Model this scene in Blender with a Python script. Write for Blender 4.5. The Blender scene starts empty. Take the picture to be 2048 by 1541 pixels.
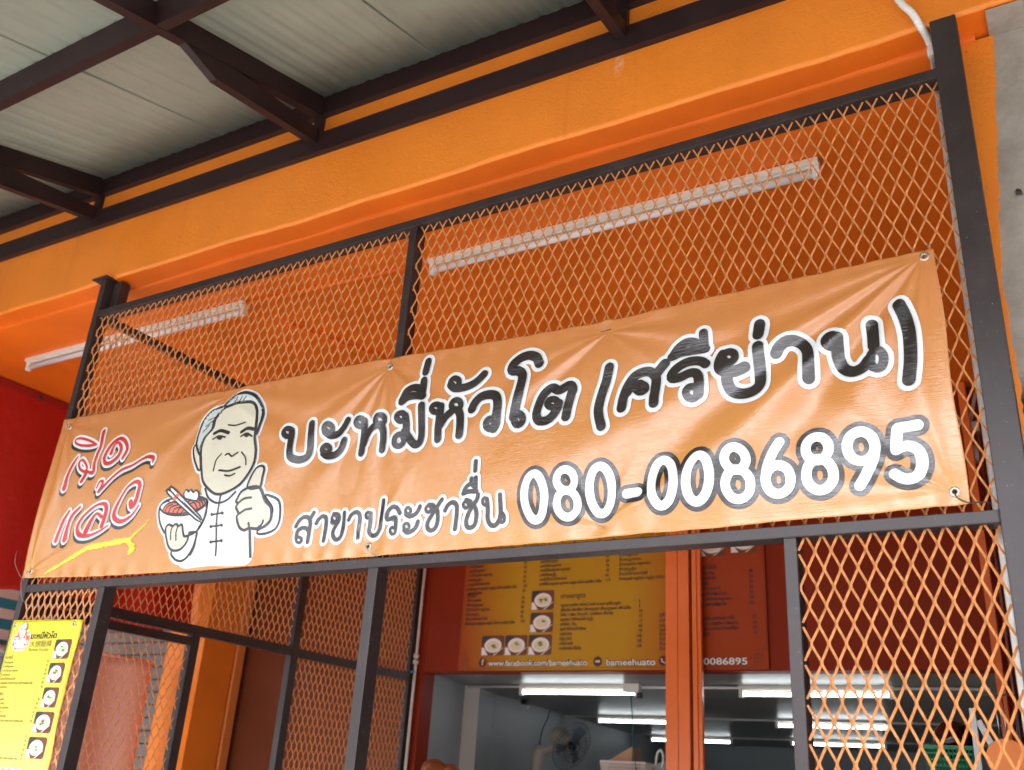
import bpy, bmesh, math, random
import numpy as np
from mathutils import Vector, Matrix
from mathutils.geometry import tessellate_polygon
random.seed(7); rng = np.random.default_rng(7)
S = bpy.context.scene; C = S.collection
PI = math.pi
GROUND = -2.3          # model origin is the frame's middle rail; everything is lifted at the end

# ---------------------------------------------------------------- camera
cam = bpy.data.cameras.new('camera'); co = bpy.data.objects.new('camera', cam); C.objects.link(co)
S.camera = co
cam.sensor_width = 36.0; cam.lens = 1903.3554352427577 / 2048 * 36.0
cam.clip_start = 0.05; cam.clip_end = 600
Rm = Matrix([[0.8606393, 0.5054582, 0.0617405], [-0.1498638, 0.3672973, -0.9179507], [-0.4866629, 0.7807719, 0.3918604]])
mw = Matrix.Identity(4)
for i in range(3):
    mw[i][0] = Rm[0][i]; mw[i][1] = -Rm[1][i]; mw[i][2] = -Rm[2][i]
mw.translation = Vector([4.16044, -2.58464, -0.72176])
co.matrix_world = mw
cam.dof.use_dof = True; cam.dof.focus_distance = 3.1; cam.dof.aperture_fstop = 3.2

# ---------------------------------------------------------------- world, sun, exposure
w = bpy.data.worlds.new('World'); S.world = w; w.use_nodes = True
nt = w.node_tree; nt.nodes.clear()
out = nt.nodes.new('ShaderNodeOutputWorld'); bg = nt.nodes.new('ShaderNodeBackground')
sky = nt.nodes.new('ShaderNodeTexSky'); sky.sky_type = 'NISHITA'; sky.sun_disc = False
SUN_EL, SUN_AZ = math.radians(41), math.radians(188)     # azimuth: clockwise from +Y
sky.sun_elevation = SUN_EL; sky.sun_rotation = SUN_AZ
sky.air_density = 1.6; sky.dust_density = 8.0; sky.ozone_density = 1.0
hs = nt.nodes.new('ShaderNodeHueSaturation'); hs.inputs['Saturation'].default_value = 0.25
tint = nt.nodes.new('ShaderNodeMix'); tint.data_type = 'RGBA'; tint.blend_type = 'MULTIPLY'; tint.inputs[0].default_value = 1
tint.inputs[7].default_value = (.90, .96, 1.10, 1)          # cool milky overcast
nt.links.new(sky.outputs[0], hs.inputs['Color']); nt.links.new(hs.outputs[0], tint.inputs[6]); nt.links.new(tint.outputs[2], bg.inputs['Color'])
bg.inputs['Strength'].default_value = 0.15
nt.links.new(bg.outputs[0], out.inputs[0])
sl = bpy.data.lights.new('sun', 'SUN'); sl.energy = 4.2; sl.angle = math.radians(10); sl.color = (1, .97, .92)
so = bpy.data.objects.new('sun', sl); C.objects.link(so)
sd = Vector((math.sin(SUN_AZ)*math.cos(SUN_EL), math.cos(SUN_AZ)*math.cos(SUN_EL), math.sin(SUN_EL)))
so.rotation_euler = sd.to_track_quat('Z', 'Y').to_euler(); so.location = (0, -6, 8)
S.view_settings.view_transform = 'Standard'; S.view_settings.look = 'None'
S.view_settings.gamma = 1; S.view_settings.use_curve_mapping = False
S.view_settings.exposure = 1.10
S.cycles.use_denoising = True
S.cycles.max_bounces = 10; S.cycles.diffuse_bounces = 6

# ---------------------------------------------------------------- helpers
def mat(name, col, rough=.5, metal=0, spec=.5, bump=None, var=None, emit=None, coat=0, extra=None):
    """bump=(scale, strength, distance); var=(scale, amount): soft wear/tone variation in the paint itself"""
    m = bpy.data.materials.new(name); m.use_nodes = True
    n = m.node_tree.nodes; l = m.node_tree.links; b = n['Principled BSDF']
    b.inputs['Base Color'].default_value = (*col, 1); b.inputs['Roughness'].default_value = rough
    b.inputs['Metallic'].default_value = metal; b.inputs['Specular IOR Level'].default_value = spec
    if coat: b.inputs['Coat Weight'].default_value = coat; b.inputs['Coat Roughness'].default_value = .15
    tc = n.new('ShaderNodeTexCoord')
    if var:
        t = n.new('ShaderNodeTexNoise'); t.inputs['Scale'].default_value = var[0]; t.inputs['Detail'].default_value = 6
        l.new(tc.outputs['Object'], t.inputs['Vector'])
        r = n.new('ShaderNodeMapRange'); r.inputs[1].default_value = .3; r.inputs[2].default_value = .7
        r.inputs[3].default_value = 1 - var[1]; r.inputs[4].default_value = 1 + var[1]*.5
        l.new(t.outputs['Fac'], r.inputs[0])
        x = n.new('ShaderNodeMix'); x.data_type = 'RGBA'; x.blend_type = 'MULTIPLY'; x.inputs[0].default_value = 1
        x.inputs[6].default_value = (*col, 1); l.new(r.outputs[0], x.inputs[7]); l.new(x.outputs[2], b.inputs['Base Color'])
        r2 = n.new('ShaderNodeMapRange'); r2.inputs[3].default_value = rough*.85; r2.inputs[4].default_value = min(1, rough*1.2)
        l.new(t.outputs['Fac'], r2.inputs[0]); l.new(r2.outputs[0], b.inputs['Roughness'])
    if bump:
        t = n.new('ShaderNodeTexNoise'); t.inputs['Scale'].default_value = bump[0]; t.inputs['Detail'].default_value = 3
        l.new(tc.outputs['Object'], t.inputs['Vector'])
        bp = n.new('ShaderNodeBump'); bp.inputs['Strength'].default_value = bump[1]; bp.inputs['Distance'].default_value = bump[2]
        l.new(t.outputs['Fac'], bp.inputs['Height']); l.new(bp.outputs[0], b.inputs['Normal'])
    if emit:
        b.inputs['Emission Color'].default_value = (*emit[0], 1); b.inputs['Emission Strength'].default_value = emit[1]
    if extra: extra(m, n, l, b, tc)
    return m

def link(name, bm_or_me, m=None, parent=None, smooth=False, label=None):
    if isinstance(bm_or_me, bmesh.types.BMesh):
        me = bpy.data.meshes.new(name); bm_or_me.normal_update(); bm_or_me.to_mesh(me); bm_or_me.free()
    else: me = bm_or_me
    for k in (m if isinstance(m, (list, tuple)) else [m]):
        if k: me.materials.append(k)
    if smooth:
        for p in me.polygons: p.use_smooth = True
    o = bpy.data.objects.new(name, me); C.objects.link(o)
    if parent:
        o.parent = parent
        o.matrix_parent_inverse = Matrix.Translation(-parent_world(parent))
    if label: o['label'] = label
    return o
def parent_world(p):
    v = Vector(p.location)
    return v if not p.parent else v      # parents here are never nested with an offset of their own
def thing(name, label, cat, loc=(0, 0, 0), group=None):
    o = bpy.data.objects.new(name, None); C.objects.link(o); o.location = loc
    o.empty_display_size = .1
    return tag(o, label, cat, group)
def tag(o, label, cat=None, group=None, kind=None):
    o['label'] = label
    if cat: o['category'] = cat
    if group: o['group'] = group
    if kind: o['kind'] = kind
    return o
def B(): return bmesh.new()
def box(bm, x0, x1, y0, y1, z0, z1, bev=0, mi=0):
    r = bmesh.ops.create_cube(bm, size=1)
    for v in r['verts']:
        v.co = Vector(((x0+x1)/2 + v.co.x*(x1-x0), (y0+y1)/2 + v.co.y*(y1-y0), (z0+z1)/2 + v.co.z*(z1-z0)))
    fs = {f for v in r['verts'] for f in v.link_faces}
    for f in fs: f.material_index = mi
    if bev:
        es = list({e for v in r['verts'] for e in v.link_edges})
        bmesh.ops.bevel(bm, geom=es, offset=bev, segments=2, affect='EDGES', profile=.6)
    return bm
def bar(bm, p, q, wdt, hgt, up=(0, 0, 1), bev=0):
    """box beam from p to q, wdt sideways, hgt along 'up'"""
    p = Vector(p); q = Vector(q); d = (q-p); L = d.length; d.normalize()
    s = d.cross(Vector(up)).normalized(); u = s.cross(d).normalized()
    r = bmesh.ops.create_cube(bm, size=1)
    for v in r['verts']:
        c = v.co.copy(); v.co = (p+q)/2 + d*c.x*L + s*c.y*wdt + u*c.z*hgt
    if bev:
        es = list({e for v in r['verts'] for e in v.link_edges})
        bmesh.ops.bevel(bm, geom=es, offset=bev, segments=2, affect='EDGES', profile=.6)
    return bm
def tube(bm, pts, r, n=10, caps=True, mi=0):
    pts = [Vector(p) for p in pts]; rr = r if isinstance(r, (list, tuple)) else [r]*len(pts)
    rings = []; prev = None
    for i, p in enumerate(pts):
        d = (pts[min(i+1, len(pts)-1)] - pts[max(i-1, 0)]).normalized()
        a = prev if prev else (Vector((0, 0, 1)) if abs(d.z) < .9 else Vector((1, 0, 0)))
        s = d.cross(a)
        if s.length < 1e-6: s = d.cross(Vector((0, 1, 0)))
        s.normalize(); u = s.cross(d).normalized(); prev = u
        rings.append([bm.verts.new(p + (s*math.cos(2*PI*k/n) + u*math.sin(2*PI*k/n))*rr[i]) for k in range(n)])
    for a, b in zip(rings, rings[1:]):
        for k in range(n):
            f = bm.faces.new((a[k], a[(k+1) % n], b[(k+1) % n], b[k])); f.material_index = mi; f.smooth = True
    if caps:
        for q in (rings[0][::-1], rings[-1]):
            f = bm.faces.new(q); f.material_index = mi
    return bm
def lathe(bm, prof, c=(0, 0, 0), n=24, mi=0, M=None):
    rings = []
    for r, z in prof:
        rings.append([bm.verts.new((r*math.cos(2*PI*k/n), r*math.sin(2*PI*k/n), z)) for k in range(n)])
    for a, b in zip(rings, rings[1:]):
        for k in range(n):
            f = bm.faces.new((a[k], a[(k+1) % n], b[(k+1) % n], b[k])); f.smooth = True; f.material_index = mi
    for v in [v for r in rings for v in r]:
        if M: v.co = M @ v.co
        v.co += Vector(c)
    return bm
def crom(pts, step):
    """Catmull-Rom through pts (tuples), resampled about every 'step'"""
    P = [np.array(p, float) for p in pts]
    if len(P) == 2:
        n = max(2, int(np.linalg.norm((P[1]-P[0])[:2])/step)+1)
        return [P[0]+(P[1]-P[0])*t for t in np.linspace(0, 1, n)]
    P = [2*P[0]-P[1]] + P + [2*P[-1]-P[-2]]
    o = []
    for i in range(1, len(P)-2):
        n = max(2, int(np.linalg.norm((P[i+1]-P[i])[:2])/step)+1)
        for t in np.linspace(0, 1, n, endpoint=False):
            o.append(.5*((2*P[i])+(-P[i-1]+P[i+1])*t+(2*P[i-1]-5*P[i]+4*P[i+1]-P[i+2])*t*t+(-P[i-1]+3*P[i]-3*P[i+1]+P[i+2])*t**3))
    o.append(P[-2]); return o
def text_mesh(name, s, size, ax=(1, 0, 0), ay=(0, 0, 1), org=(0, 0, 0), bold=0, align='LEFT', width=None):
    """lettering as a mesh lying in the plane of ax, ay; width squeezes it to a given length"""
    cu = bpy.data.curves.new(name, 'FONT'); cu.body = s; cu.size = size; cu.offset = bold; cu.align_x = align
    cu.resolution_u = 3
    t = bpy.data.objects.new(name, cu); C.objects.link(t)
    bpy.context.view_layer.update()
    me = bpy.data.meshes.new_from_object(t.evaluated_get(bpy.context.evaluated_depsgraph_get()))
    bpy.data.objects.remove(t); bpy.data.curves.remove(cu)
    me.name = name; me.materials.clear()
    n = len(me.vertices); a = np.empty(n*3); me.vertices.foreach_get('co', a); a = a.reshape(-1, 3)
    k = 1.0
    if width and n:
        k = width/max(1e-6, a[:, 0].max()-min(0, a[:, 0].min()))
    p = np.array(org) + np.outer(a[:, 0]*k, ax) + np.outer(a[:, 1], ay)
    me.vertices.foreach_set('co', p.ravel()); me.update()
    return me
def join_meshes(name, mes):
    bm = B()
    for me in mes:
        bm.from_mesh(me); bpy.data.meshes.remove(me)
    me = bpy.data.meshes.new(name); bm.to_mesh(me); bm.free(); return me

# ---------------------------------------------------------------- materials
def plaster_extra(m, n, l, b, tc):
    def noise(sc, det, dist=0, vec=None):
        t = n.new('ShaderNodeTexNoise'); t.inputs['Scale'].default_value = sc; t.inputs['Detail'].default_value = det; t.inputs['Distortion'].default_value = dist
        l.new(vec or tc.outputs['Object'], t.inputs['Vector']); return t.outputs['Fac']
    def math_(op, a, b_, c=None):
        q = n.new('ShaderNodeMath'); q.operation = op
        for k, v in enumerate((a, b_, c)):
            if v is None: continue
            if isinstance(v, (int, float)): q.inputs[k].default_value = v
            else: l.new(v, q.inputs[k])
        return q.outputs[0]
    def rng_(v, a, b_, c, d):
        q = n.new('ShaderNodeMapRange'); l.new(v, q.inputs[0])
        for k, x in zip((1, 2, 3, 4), (a, b_, c, d)): q.inputs[k].default_value = x
        return q.outputs[0]
    # orange-peel of thick paint, stronger in some places than in others
    patch = rng_(noise(1.7, 3), .35, .65, .25, 1.0)
    peel = math_('MULTIPLY', math_('ADD', noise(120, 2, .4), noise(62, 3, .5)), patch)
    hgt = math_('MULTIPLY_ADD', noise(11, 4), .9, peel)
    bp = n.new('ShaderNodeBump'); bp.inputs['Strength'].default_value = .55; bp.inputs['Distance'].default_value = .0042
    l.new(hgt, bp.inputs['Height']); l.new(bp.outputs[0], b.inputs['Normal'])
    # thin drip stains, a rubbed white patch under a canopy bolt, scattered specks
    sx = n.new('ShaderNodeSeparateXYZ'); l.new(tc.outputs['Object'], sx.inputs[0])
    mp = n.new('ShaderNodeMapping'); mp.inputs['Scale'].default_value = (16, 1, .9); l.new(tc.outputs['Object'], mp.inputs[0])
    drip = rng_(noise(1, 5, .2, mp.outputs[0]), .60, .78, 0, .30)
    dx = math_('DIVIDE', math_('SUBTRACT', sx.outputs['X'], 2.922), .020)
    dz = math_('DIVIDE', math_('SUBTRACT', sx.outputs['Z'], 1.855), .055)
    r2 = math_('ADD', math_('MULTIPLY', dx, dx), math_('MULTIPLY', dz, dz))
    rub = math_('MULTIPLY', rng_(r2, 0, 1.4, 1, 0), rng_(noise(70, 5), .42, .66, 0, .5))
    spk = rng_(noise(150, 1), .735, .76, 0, .7)
    base = b.inputs['Base Color'].links[0].from_socket
    def mix(c, f, col):
        x = n.new('ShaderNodeMix'); x.data_type = 'RGBA'; x.inputs[7].default_value = (*col, 1)
        l.new(f, x.inputs[0]); l.new(c, x.inputs[6]); return x.outputs[2]
    c = mix(base, drip, (.52, .10, .012)); c = mix(c, spk, (.30, .08, .02)); c = mix(c, rub, (.80, .62, .48))
    l.new(c, b.inputs['Base Color'])
def steel_extra(m, n, l, b, tc):
    """settled dust, pin-prick specks and rubbed paint on the box section"""
    base = b.inputs['Base Color'].links[0].from_socket
    t = n.new('ShaderNodeTexNoise'); t.inputs['Scale'].default_value = 210; t.inputs['Detail'].default_value = 1
    t2 = n.new('ShaderNodeTexNoise'); t2.inputs['Scale'].default_value = 9; t2.inputs['Detail'].default_value = 8; t2.inputs['Roughness'].default_value = .7
    for q in (t, t2): l.new(tc.outputs['Object'], q.inputs['Vector'])
    r = n.new('ShaderNodeMapRange'); r.inputs[1].default_value = .755; r.inputs[2].default_value = .775; l.new(t.outputs['Fac'], r.inputs[0])
    r2 = n.new('ShaderNodeMapRange'); r2.inputs[1].default_value = .5; r2.inputs[2].default_value = .8; r2.inputs[4].default_value = .16; l.new(t2.outputs['Fac'], r2.inputs[0])
    x = n.new('ShaderNodeMix'); x.data_type = 'RGBA'; x.inputs[7].default_value = (.15, .125, .115, 1); l.new(r2.outputs[0], x.inputs[0]); l.new(base, x.inputs[6])
    x2 = n.new('ShaderNodeMix'); x2.data_type = 'RGBA'; x2.inputs[7].default_value = (.45, .42, .40, 1); l.new(r.outputs[0], x2.inputs[0]); l.new(x.outputs[2], x2.inputs[6])
    l.new(x2.outputs[2], b.inputs['Base Color'])
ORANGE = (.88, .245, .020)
M_beam = mat('orange_plaster', ORANGE, .42, var=(2.2, .10), extra=plaster_extra)
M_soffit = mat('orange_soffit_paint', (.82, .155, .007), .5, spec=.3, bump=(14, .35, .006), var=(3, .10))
M_wall = mat('shaded_orange_wall', (.24, .023, .003), .45, spec=.2, bump=(30, .2, .003), var=(2, .1))  # beam orange taken darker: the arcade's deep shade is put into the colour
M_doorp = mat('orange_door_enamel', (.86, .19, .035), .3, var=(6, .06))
M_steel = mat('brown_steel_paint', (.037, .025, .024), .38, spec=.5, bump=(260, .12, .0008), var=(7, .25), extra=steel_extra)
M_steelc = mat('brown_canopy_paint', (.028, .013, .013), .45, spec=.3, bump=(200, .12, .001), var=(5, .25))
M_mesh = mat('orange_mesh_paint', (.74, .30, .10), .36, var=(55, .35))
def conc_extra(m, n, l, b, tc):
    t = n.new('ShaderNodeTexNoise'); t.inputs['Scale'].default_value = 5; t.inputs['Detail'].default_value = 10; t.inputs['Roughness'].default_value = .7
    l.new(tc.outputs['Object'], t.inputs['Vector'])
    r = n.new('ShaderNodeValToRGB'); e = r.color_ramp.elements
    e[0].position = .3; e[0].color = (.26, .22, .18, 1); e[1].position = .75; e[1].color = (.46, .41, .35, 1)
    l.new(t.outputs['Fac'], r.inputs[0])
    # near-black lower part of the render, ragged edge
    sx = n.new('ShaderNodeSeparateXYZ'); l.new(tc.outputs['Object'], sx.inputs[0])
    ad = n.new('ShaderNodeMath'); ad.operation = 'MULTIPLY_ADD'; ad.inputs[1].default_value = .35; l.new(t.outputs['Fac'], ad.inputs[0]); l.new(sx.outputs['Z'], ad.inputs[2])
    mr = n.new('ShaderNodeMapRange'); mr.inputs[1].default_value = .50; mr.inputs[2].default_value = .60; l.new(ad.outputs[0], mr.inputs[0])
    x = n.new('ShaderNodeMix'); x.data_type = 'RGBA'; x.inputs[6].default_value = (.02, .016, .014, 1)
    l.new(mr.outputs[0], x.inputs[0]); l.new(r.outputs[0], x.inputs[7]); l.new(x.outputs[2], b.inputs['Base Color'])
    t3 = n.new('ShaderNodeTexNoise'); t3.inputs['Scale'].default_value = 45; t3.inputs['Detail'].default_value = 6
    l.new(tc.outputs['Object'], t3.inputs['Vector'])
    bp = n.new('ShaderNodeBump'); bp.inputs['Strength'].default_value = .5; bp.inputs['Distance'].default_value = .006
    l.new(t3.outputs['Fac'], bp.inputs['Height']); l.new(bp.outputs[0], b.inputs['Normal'])
M_conc = mat('bare_concrete', (.4, .36, .3), .85, extra=conc_extra)
M_roof = mat('grey_green_sheet', (.30, .33, .27), .30, spec=.5, var=(3, .10))
M_white = mat('white_plastic', (.78, .77, .74), .35)
M_tubeoff = mat('unlit_tube_glass', (.80, .80, .80), .15, spec=.6)
M_housing = mat('cream_enamel', (.74, .70, .62), .4)
M_pvc = mat('white_pvc', (.74, .73, .68), .45, var=(20, .12))
M_zinc = mat('galvanised_wire', (.35, .33, .31), .4, metal=.8)
M_wire = mat('dark_wire', (.05, .04, .04), .5)
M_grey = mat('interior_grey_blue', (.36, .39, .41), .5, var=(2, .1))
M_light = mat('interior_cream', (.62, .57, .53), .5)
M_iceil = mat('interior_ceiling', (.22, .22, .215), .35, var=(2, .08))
M_glow = mat('lit_tube', (1, 1, 1), .3, emit=((.90, .97, 1.0), 5.6))
M_red = mat('red_tarpaulin', (.47, .010, .004), .55, bump=(5, .5, .03))
M_black = mat('black_plastic', (.015, .015, .016), .4)
M_alu = mat('aluminium', (.62, .62, .62), .3, metal=1)
M_teal = mat('teal_cord', (.01, .14, .15), .5)
M_pave = mat('pavement_concrete', (.40, .38, .355), .85, bump=(30, .4, .01), var=(1.5, .2))
M_road = mat('concrete_road', (.40, .39, .37), .9, bump=(60, .6, .01), var=(1, .2))

def flat(name, c, rough=.3, **k): return mat(name, c, rough, **k)
def vinyl_extra(ramp):
    def f(m, n, l, b, tc):
        if ramp:
            sx = n.new('ShaderNodeSeparateXYZ'); l.new(tc.outputs['Object'], sx.inputs[0])
            r = n.new('ShaderNodeValToRGB'); r.color_ramp.elements[0].color = (*ramp[0], 1); r.color_ramp.elements[1].color = (*ramp[1], 1)
            l.new(sx.outputs['Z'], r.inputs[0]); l.new(r.outputs[0], b.inputs['Base Color'])
        # fine scrim weave of the vinyl, horizontal threads stronger
        sc = n.new('ShaderNodeMapping'); sc.inputs['Scale'].default_value = (14, 1, 330); l.new(tc.outputs['Object'], sc.inputs[0])
        t = n.new('ShaderNodeTexNoise'); t.inputs['Scale'].default_value = 1; t.inputs['Detail'].default_value = 2; l.new(sc.outputs[0], t.inputs['Vector'])
        sc2 = n.new('ShaderNodeMapping'); sc2.inputs['Scale'].default_value = (240, 1, 10); l.new(tc.outputs['Object'], sc2.inputs[0])
        t2 = n.new('ShaderNodeTexNoise'); t2.inputs['Scale'].default_value = 1; t2.inputs['Detail'].default_value = 1; l.new(sc2.outputs[0], t2.inputs['Vector'])
        a = n.new('ShaderNodeMath'); a.operation = 'MULTIPLY_ADD'; a.inputs[1].default_value = .35; l.new(t2.outputs['Fac'], a.inputs[0]); l.new(t.outputs['Fac'], a.inputs[2])
        # slow creases and dents of handled vinyl
        t3 = n.new('ShaderNodeTexNoise'); t3.inputs['Scale'].default_value = 5.5; t3.inputs['Detail'].default_value = 4; t3.inputs['Distortion'].default_value = .8
        l.new(tc.outputs['Object'], t3.inputs['Vector'])
        b0 = n.new('ShaderNodeBump'); b0.inputs['Strength'].default_value = .35; b0.inputs['Distance'].default_value = .010
        l.new(t3.outputs['Fac'], b0.inputs['Height'])
        bp = n.new('ShaderNodeBump'); bp.inputs['Strength'].default_value = .5; bp.inputs['Distance'].default_value = .0013
        l.new(a.outputs[0], bp.inputs['Height']); l.new(b0.outputs[0], bp.inputs['Normal']); l.new(bp.outputs[0], b.inputs['Normal'])
    return f
def vinyl(name, c, ramp=None): return mat(name, c,   .18, spec=.95, coat=.3, extra=vinyl_extra(ramp))
M_ban = vinyl('banner_print_orange', (.8, .35, .1), ((.63, .285, .066), (.61, .200, .055)))
INK = {k: vinyl('print_'+k, c) for k, c in dict(black=(.020, .013, .012), white=(.85, .88, .89), red=(.62, .02, .02), shadow=(.014, .022, .02),
       yellow=(.85, .72, .02), coral=(.80, .16, .07), skin=(.72, .68, .54), hair=(.60, .68, .66)).items()}

# ---------------------------------------------------------------- ground
bm = B(); box(bm, -60, 60, -2.6, 14, GROUND-.4, GROUND); tag(link('pavement', bm, M_pave), 'grey concrete pavement running under the shop front', kind='structure')
bm = B(); box(bm, -250, 250, -300, -2.6, GROUND-.6, GROUND-.13); tag(link('road', bm, M_road), 'pale concrete road in front of the shop', kind='structure')
bm = B(); box(bm, -250, 250, 14, 300, GROUND-.6, GROUND-.13); tag(link('ground', bm, M_road), 'pale ground behind the shop row', kind='structure')

# ---------------------------------------------------------------- shop building
bld = thing('shop_building', 'orange painted shop house with a deep beam over its arcade and a lit room', 'building', (2, 3, GROUND))
# beam with a slightly uneven lower arris
bm = B()
xs = np.linspace(-7, 9, 190); prof = [(.30, 4.6), (.02, 4.6), (.02, 1.607), (.022, 1.597), (.032, 1.59), (.085, 1.586), (.125, 1.582), (.300, 1.582)]
rows = []
for x in xs:
    j = .0035*math.sin(x*3.1)+.003*math.sin(x*7.7+1) + rng.normal(0, .0012)
    rows.append([bm.verts.new((x, y, z + (j if z < 2 else 0))) for y, z in prof])
for a, b in zip(rows, rows[1:]):
    for k in range(len(prof)-1):
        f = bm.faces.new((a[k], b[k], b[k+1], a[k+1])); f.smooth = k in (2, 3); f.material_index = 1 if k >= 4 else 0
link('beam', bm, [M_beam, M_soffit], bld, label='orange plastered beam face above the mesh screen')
# ceiling slab of the arcade, dropped a little below the beam's soffit, with a rounded lip
bm = B(); prof = [(.12, 1.59), (.121, 1.575), (.126, 1.568), (.135, 1.565), (.5, 1.567), (1.2, 1.567), (2.0, 1.567), (2.98, 1.567)]
rows = []
for x in np.linspace(-7, 4.12, 120):
    j = .003*math.sin(x*2.3+1)+.002*math.sin(x*6.1)
    rows.append([bm.verts.new((x, y + (j*2 if y < .14 else 0), z+j)) for y, z in prof])
for a, b in zip(rows, rows[1:]):
    for k in range(len(prof)-1):
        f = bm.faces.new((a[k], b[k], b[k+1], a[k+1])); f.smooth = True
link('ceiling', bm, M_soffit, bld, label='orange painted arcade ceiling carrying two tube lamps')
bm = B(); box(bm, -7, 12, .31, 12, 4.2, 4.6); link('roof', bm, M_conc, bld)
bm = B(); box(bm, -7, 12, .30, 12, 1.60, 1.8); link('floor_slab', bm, M_conc, bld)
# wall of the shop with its opening
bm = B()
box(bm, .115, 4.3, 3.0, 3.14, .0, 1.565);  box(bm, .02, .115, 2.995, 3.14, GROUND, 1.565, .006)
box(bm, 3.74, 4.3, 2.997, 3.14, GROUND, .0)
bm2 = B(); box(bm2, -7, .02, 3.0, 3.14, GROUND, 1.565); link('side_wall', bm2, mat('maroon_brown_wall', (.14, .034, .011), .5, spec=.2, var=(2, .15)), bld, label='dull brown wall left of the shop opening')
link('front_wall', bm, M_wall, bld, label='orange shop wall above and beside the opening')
bm = B(); box(bm, 4.03, 9.0, .14, 3.4, GROUND, 1.575); link('pillar', bm, M_conc, bld, label='bare grey concrete pillar beside the mesh screen')
bm = B(); box(bm, 4.160, 9.0, .026, .139, 1.574, 1.584); link('bare_soffit', bm, M_conc, bld, label='unpainted underside of the beam above the concrete pillar')
# painted strip on the pillar with a hand-cut edge
bm = B(); vs = []
zz = np.linspace(GROUND, 1.575, 260)
for z in zz:
    j = .002*math.sin(z*5)+.0015*math.sin(z*31+2)+rng.normal(0, .0016)
    edge = 4.088 + .062*max(0, min(1.3, (z-.7)/.65)) + j
    vs.append((bm.verts.new((4.02, .136, z)), bm.verts.new((edge, .136, z)), bm.verts.new((edge, .1405, z)), bm.verts.new((4.02, .1405, z))))
for a, b in zip(vs, vs[1:]):
    for k in range(3): bm.faces.new((a[k], a[k+1], b[k+1], b[k]))
link('painted_strip', bm, M_beam, bld, label='orange paint running over the edge of the concrete pillar')
# interior
bm = B(); fp = [(.112, 3.14), (-.055, 3.79), (.012, 3.90), (-.16, 4.41), (-.57, 7.0), (-1.1, 10.4)]
def wall_run(bm, fp, z0, z1, mis):
    for (a, b), mi in zip(zip(fp, fp[1:]), mis):
        f = bm.faces.new([bm.verts.new((*a, z0)), bm.verts.new((*b, z0)), bm.verts.new((*b, z1)), bm.verts.new((*a, z1))]); f.material_index = mi
wall_run(bm, fp, GROUND, .06, [0, 1, 0, 0, 0])  # paler material paints in the light caught by the pier's front face
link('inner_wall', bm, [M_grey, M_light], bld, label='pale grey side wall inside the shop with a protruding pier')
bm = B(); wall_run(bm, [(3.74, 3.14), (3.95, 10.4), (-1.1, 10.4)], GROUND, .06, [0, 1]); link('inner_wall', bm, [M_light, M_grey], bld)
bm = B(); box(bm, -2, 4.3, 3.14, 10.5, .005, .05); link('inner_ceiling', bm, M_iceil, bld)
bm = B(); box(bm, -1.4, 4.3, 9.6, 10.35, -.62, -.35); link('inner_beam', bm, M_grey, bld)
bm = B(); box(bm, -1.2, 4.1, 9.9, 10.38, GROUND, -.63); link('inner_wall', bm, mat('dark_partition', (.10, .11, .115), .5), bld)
# folding-door posts standing in front of the menu board
bm = B(); box(bm, 1.945, 2.021, 2.90, 2.96, GROUND, 1.56, .003); box(bm, 2.024, 2.094, 2.90, 2.955, GROUND, 1.56, .003); link('door_post', bm, M_doorp, bld, label='glossy orange folding-door posts crossing the menu board')
bm = B(); box(bm, 2.112, 2.140, 2.905, 2.95, GROUND, 1.56, .002); box(bm, 2.140, 2.163, 2.915, 2.95, GROUND, 1.56, .003); link('door_post', bm, M_doorp, bld)
bm = B(); box(bm, 3.705, 3.745, 2.89, 2.95, GROUND, 1.56, .003); link('door_post', bm, M_doorp, bld, label='orange door post at the right end of the opening')
bm = B(); box(bm, 2.0945, 2.1115, 2.935, 2.955, GROUND, 1.56); link('gap_shade_strip', bm, M_black, bld)  # black strip put in as the shade of the gap between the posts
# left pier seen through the side screen
bm = B(); box(bm, -2.0, -1.6, 2.54, 2.86, GROUND, 1.56, .006); link('pier', bm, M_beam, bld, label='orange square pier left of the side screen')
bm = B(); box(bm, -1.66, -1.585, 2.875, 2.955, GROUND, 1.56, .004); link('pier_trim', bm, mat('peach_trim', (.72, .25, .06), .4), bld)
bm = B(); box(bm, -2.06, -2.005, 2.6, 2.66, GROUND, 1.56, .01); link('drain_pipe', bm, M_grey, bld)

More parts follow.
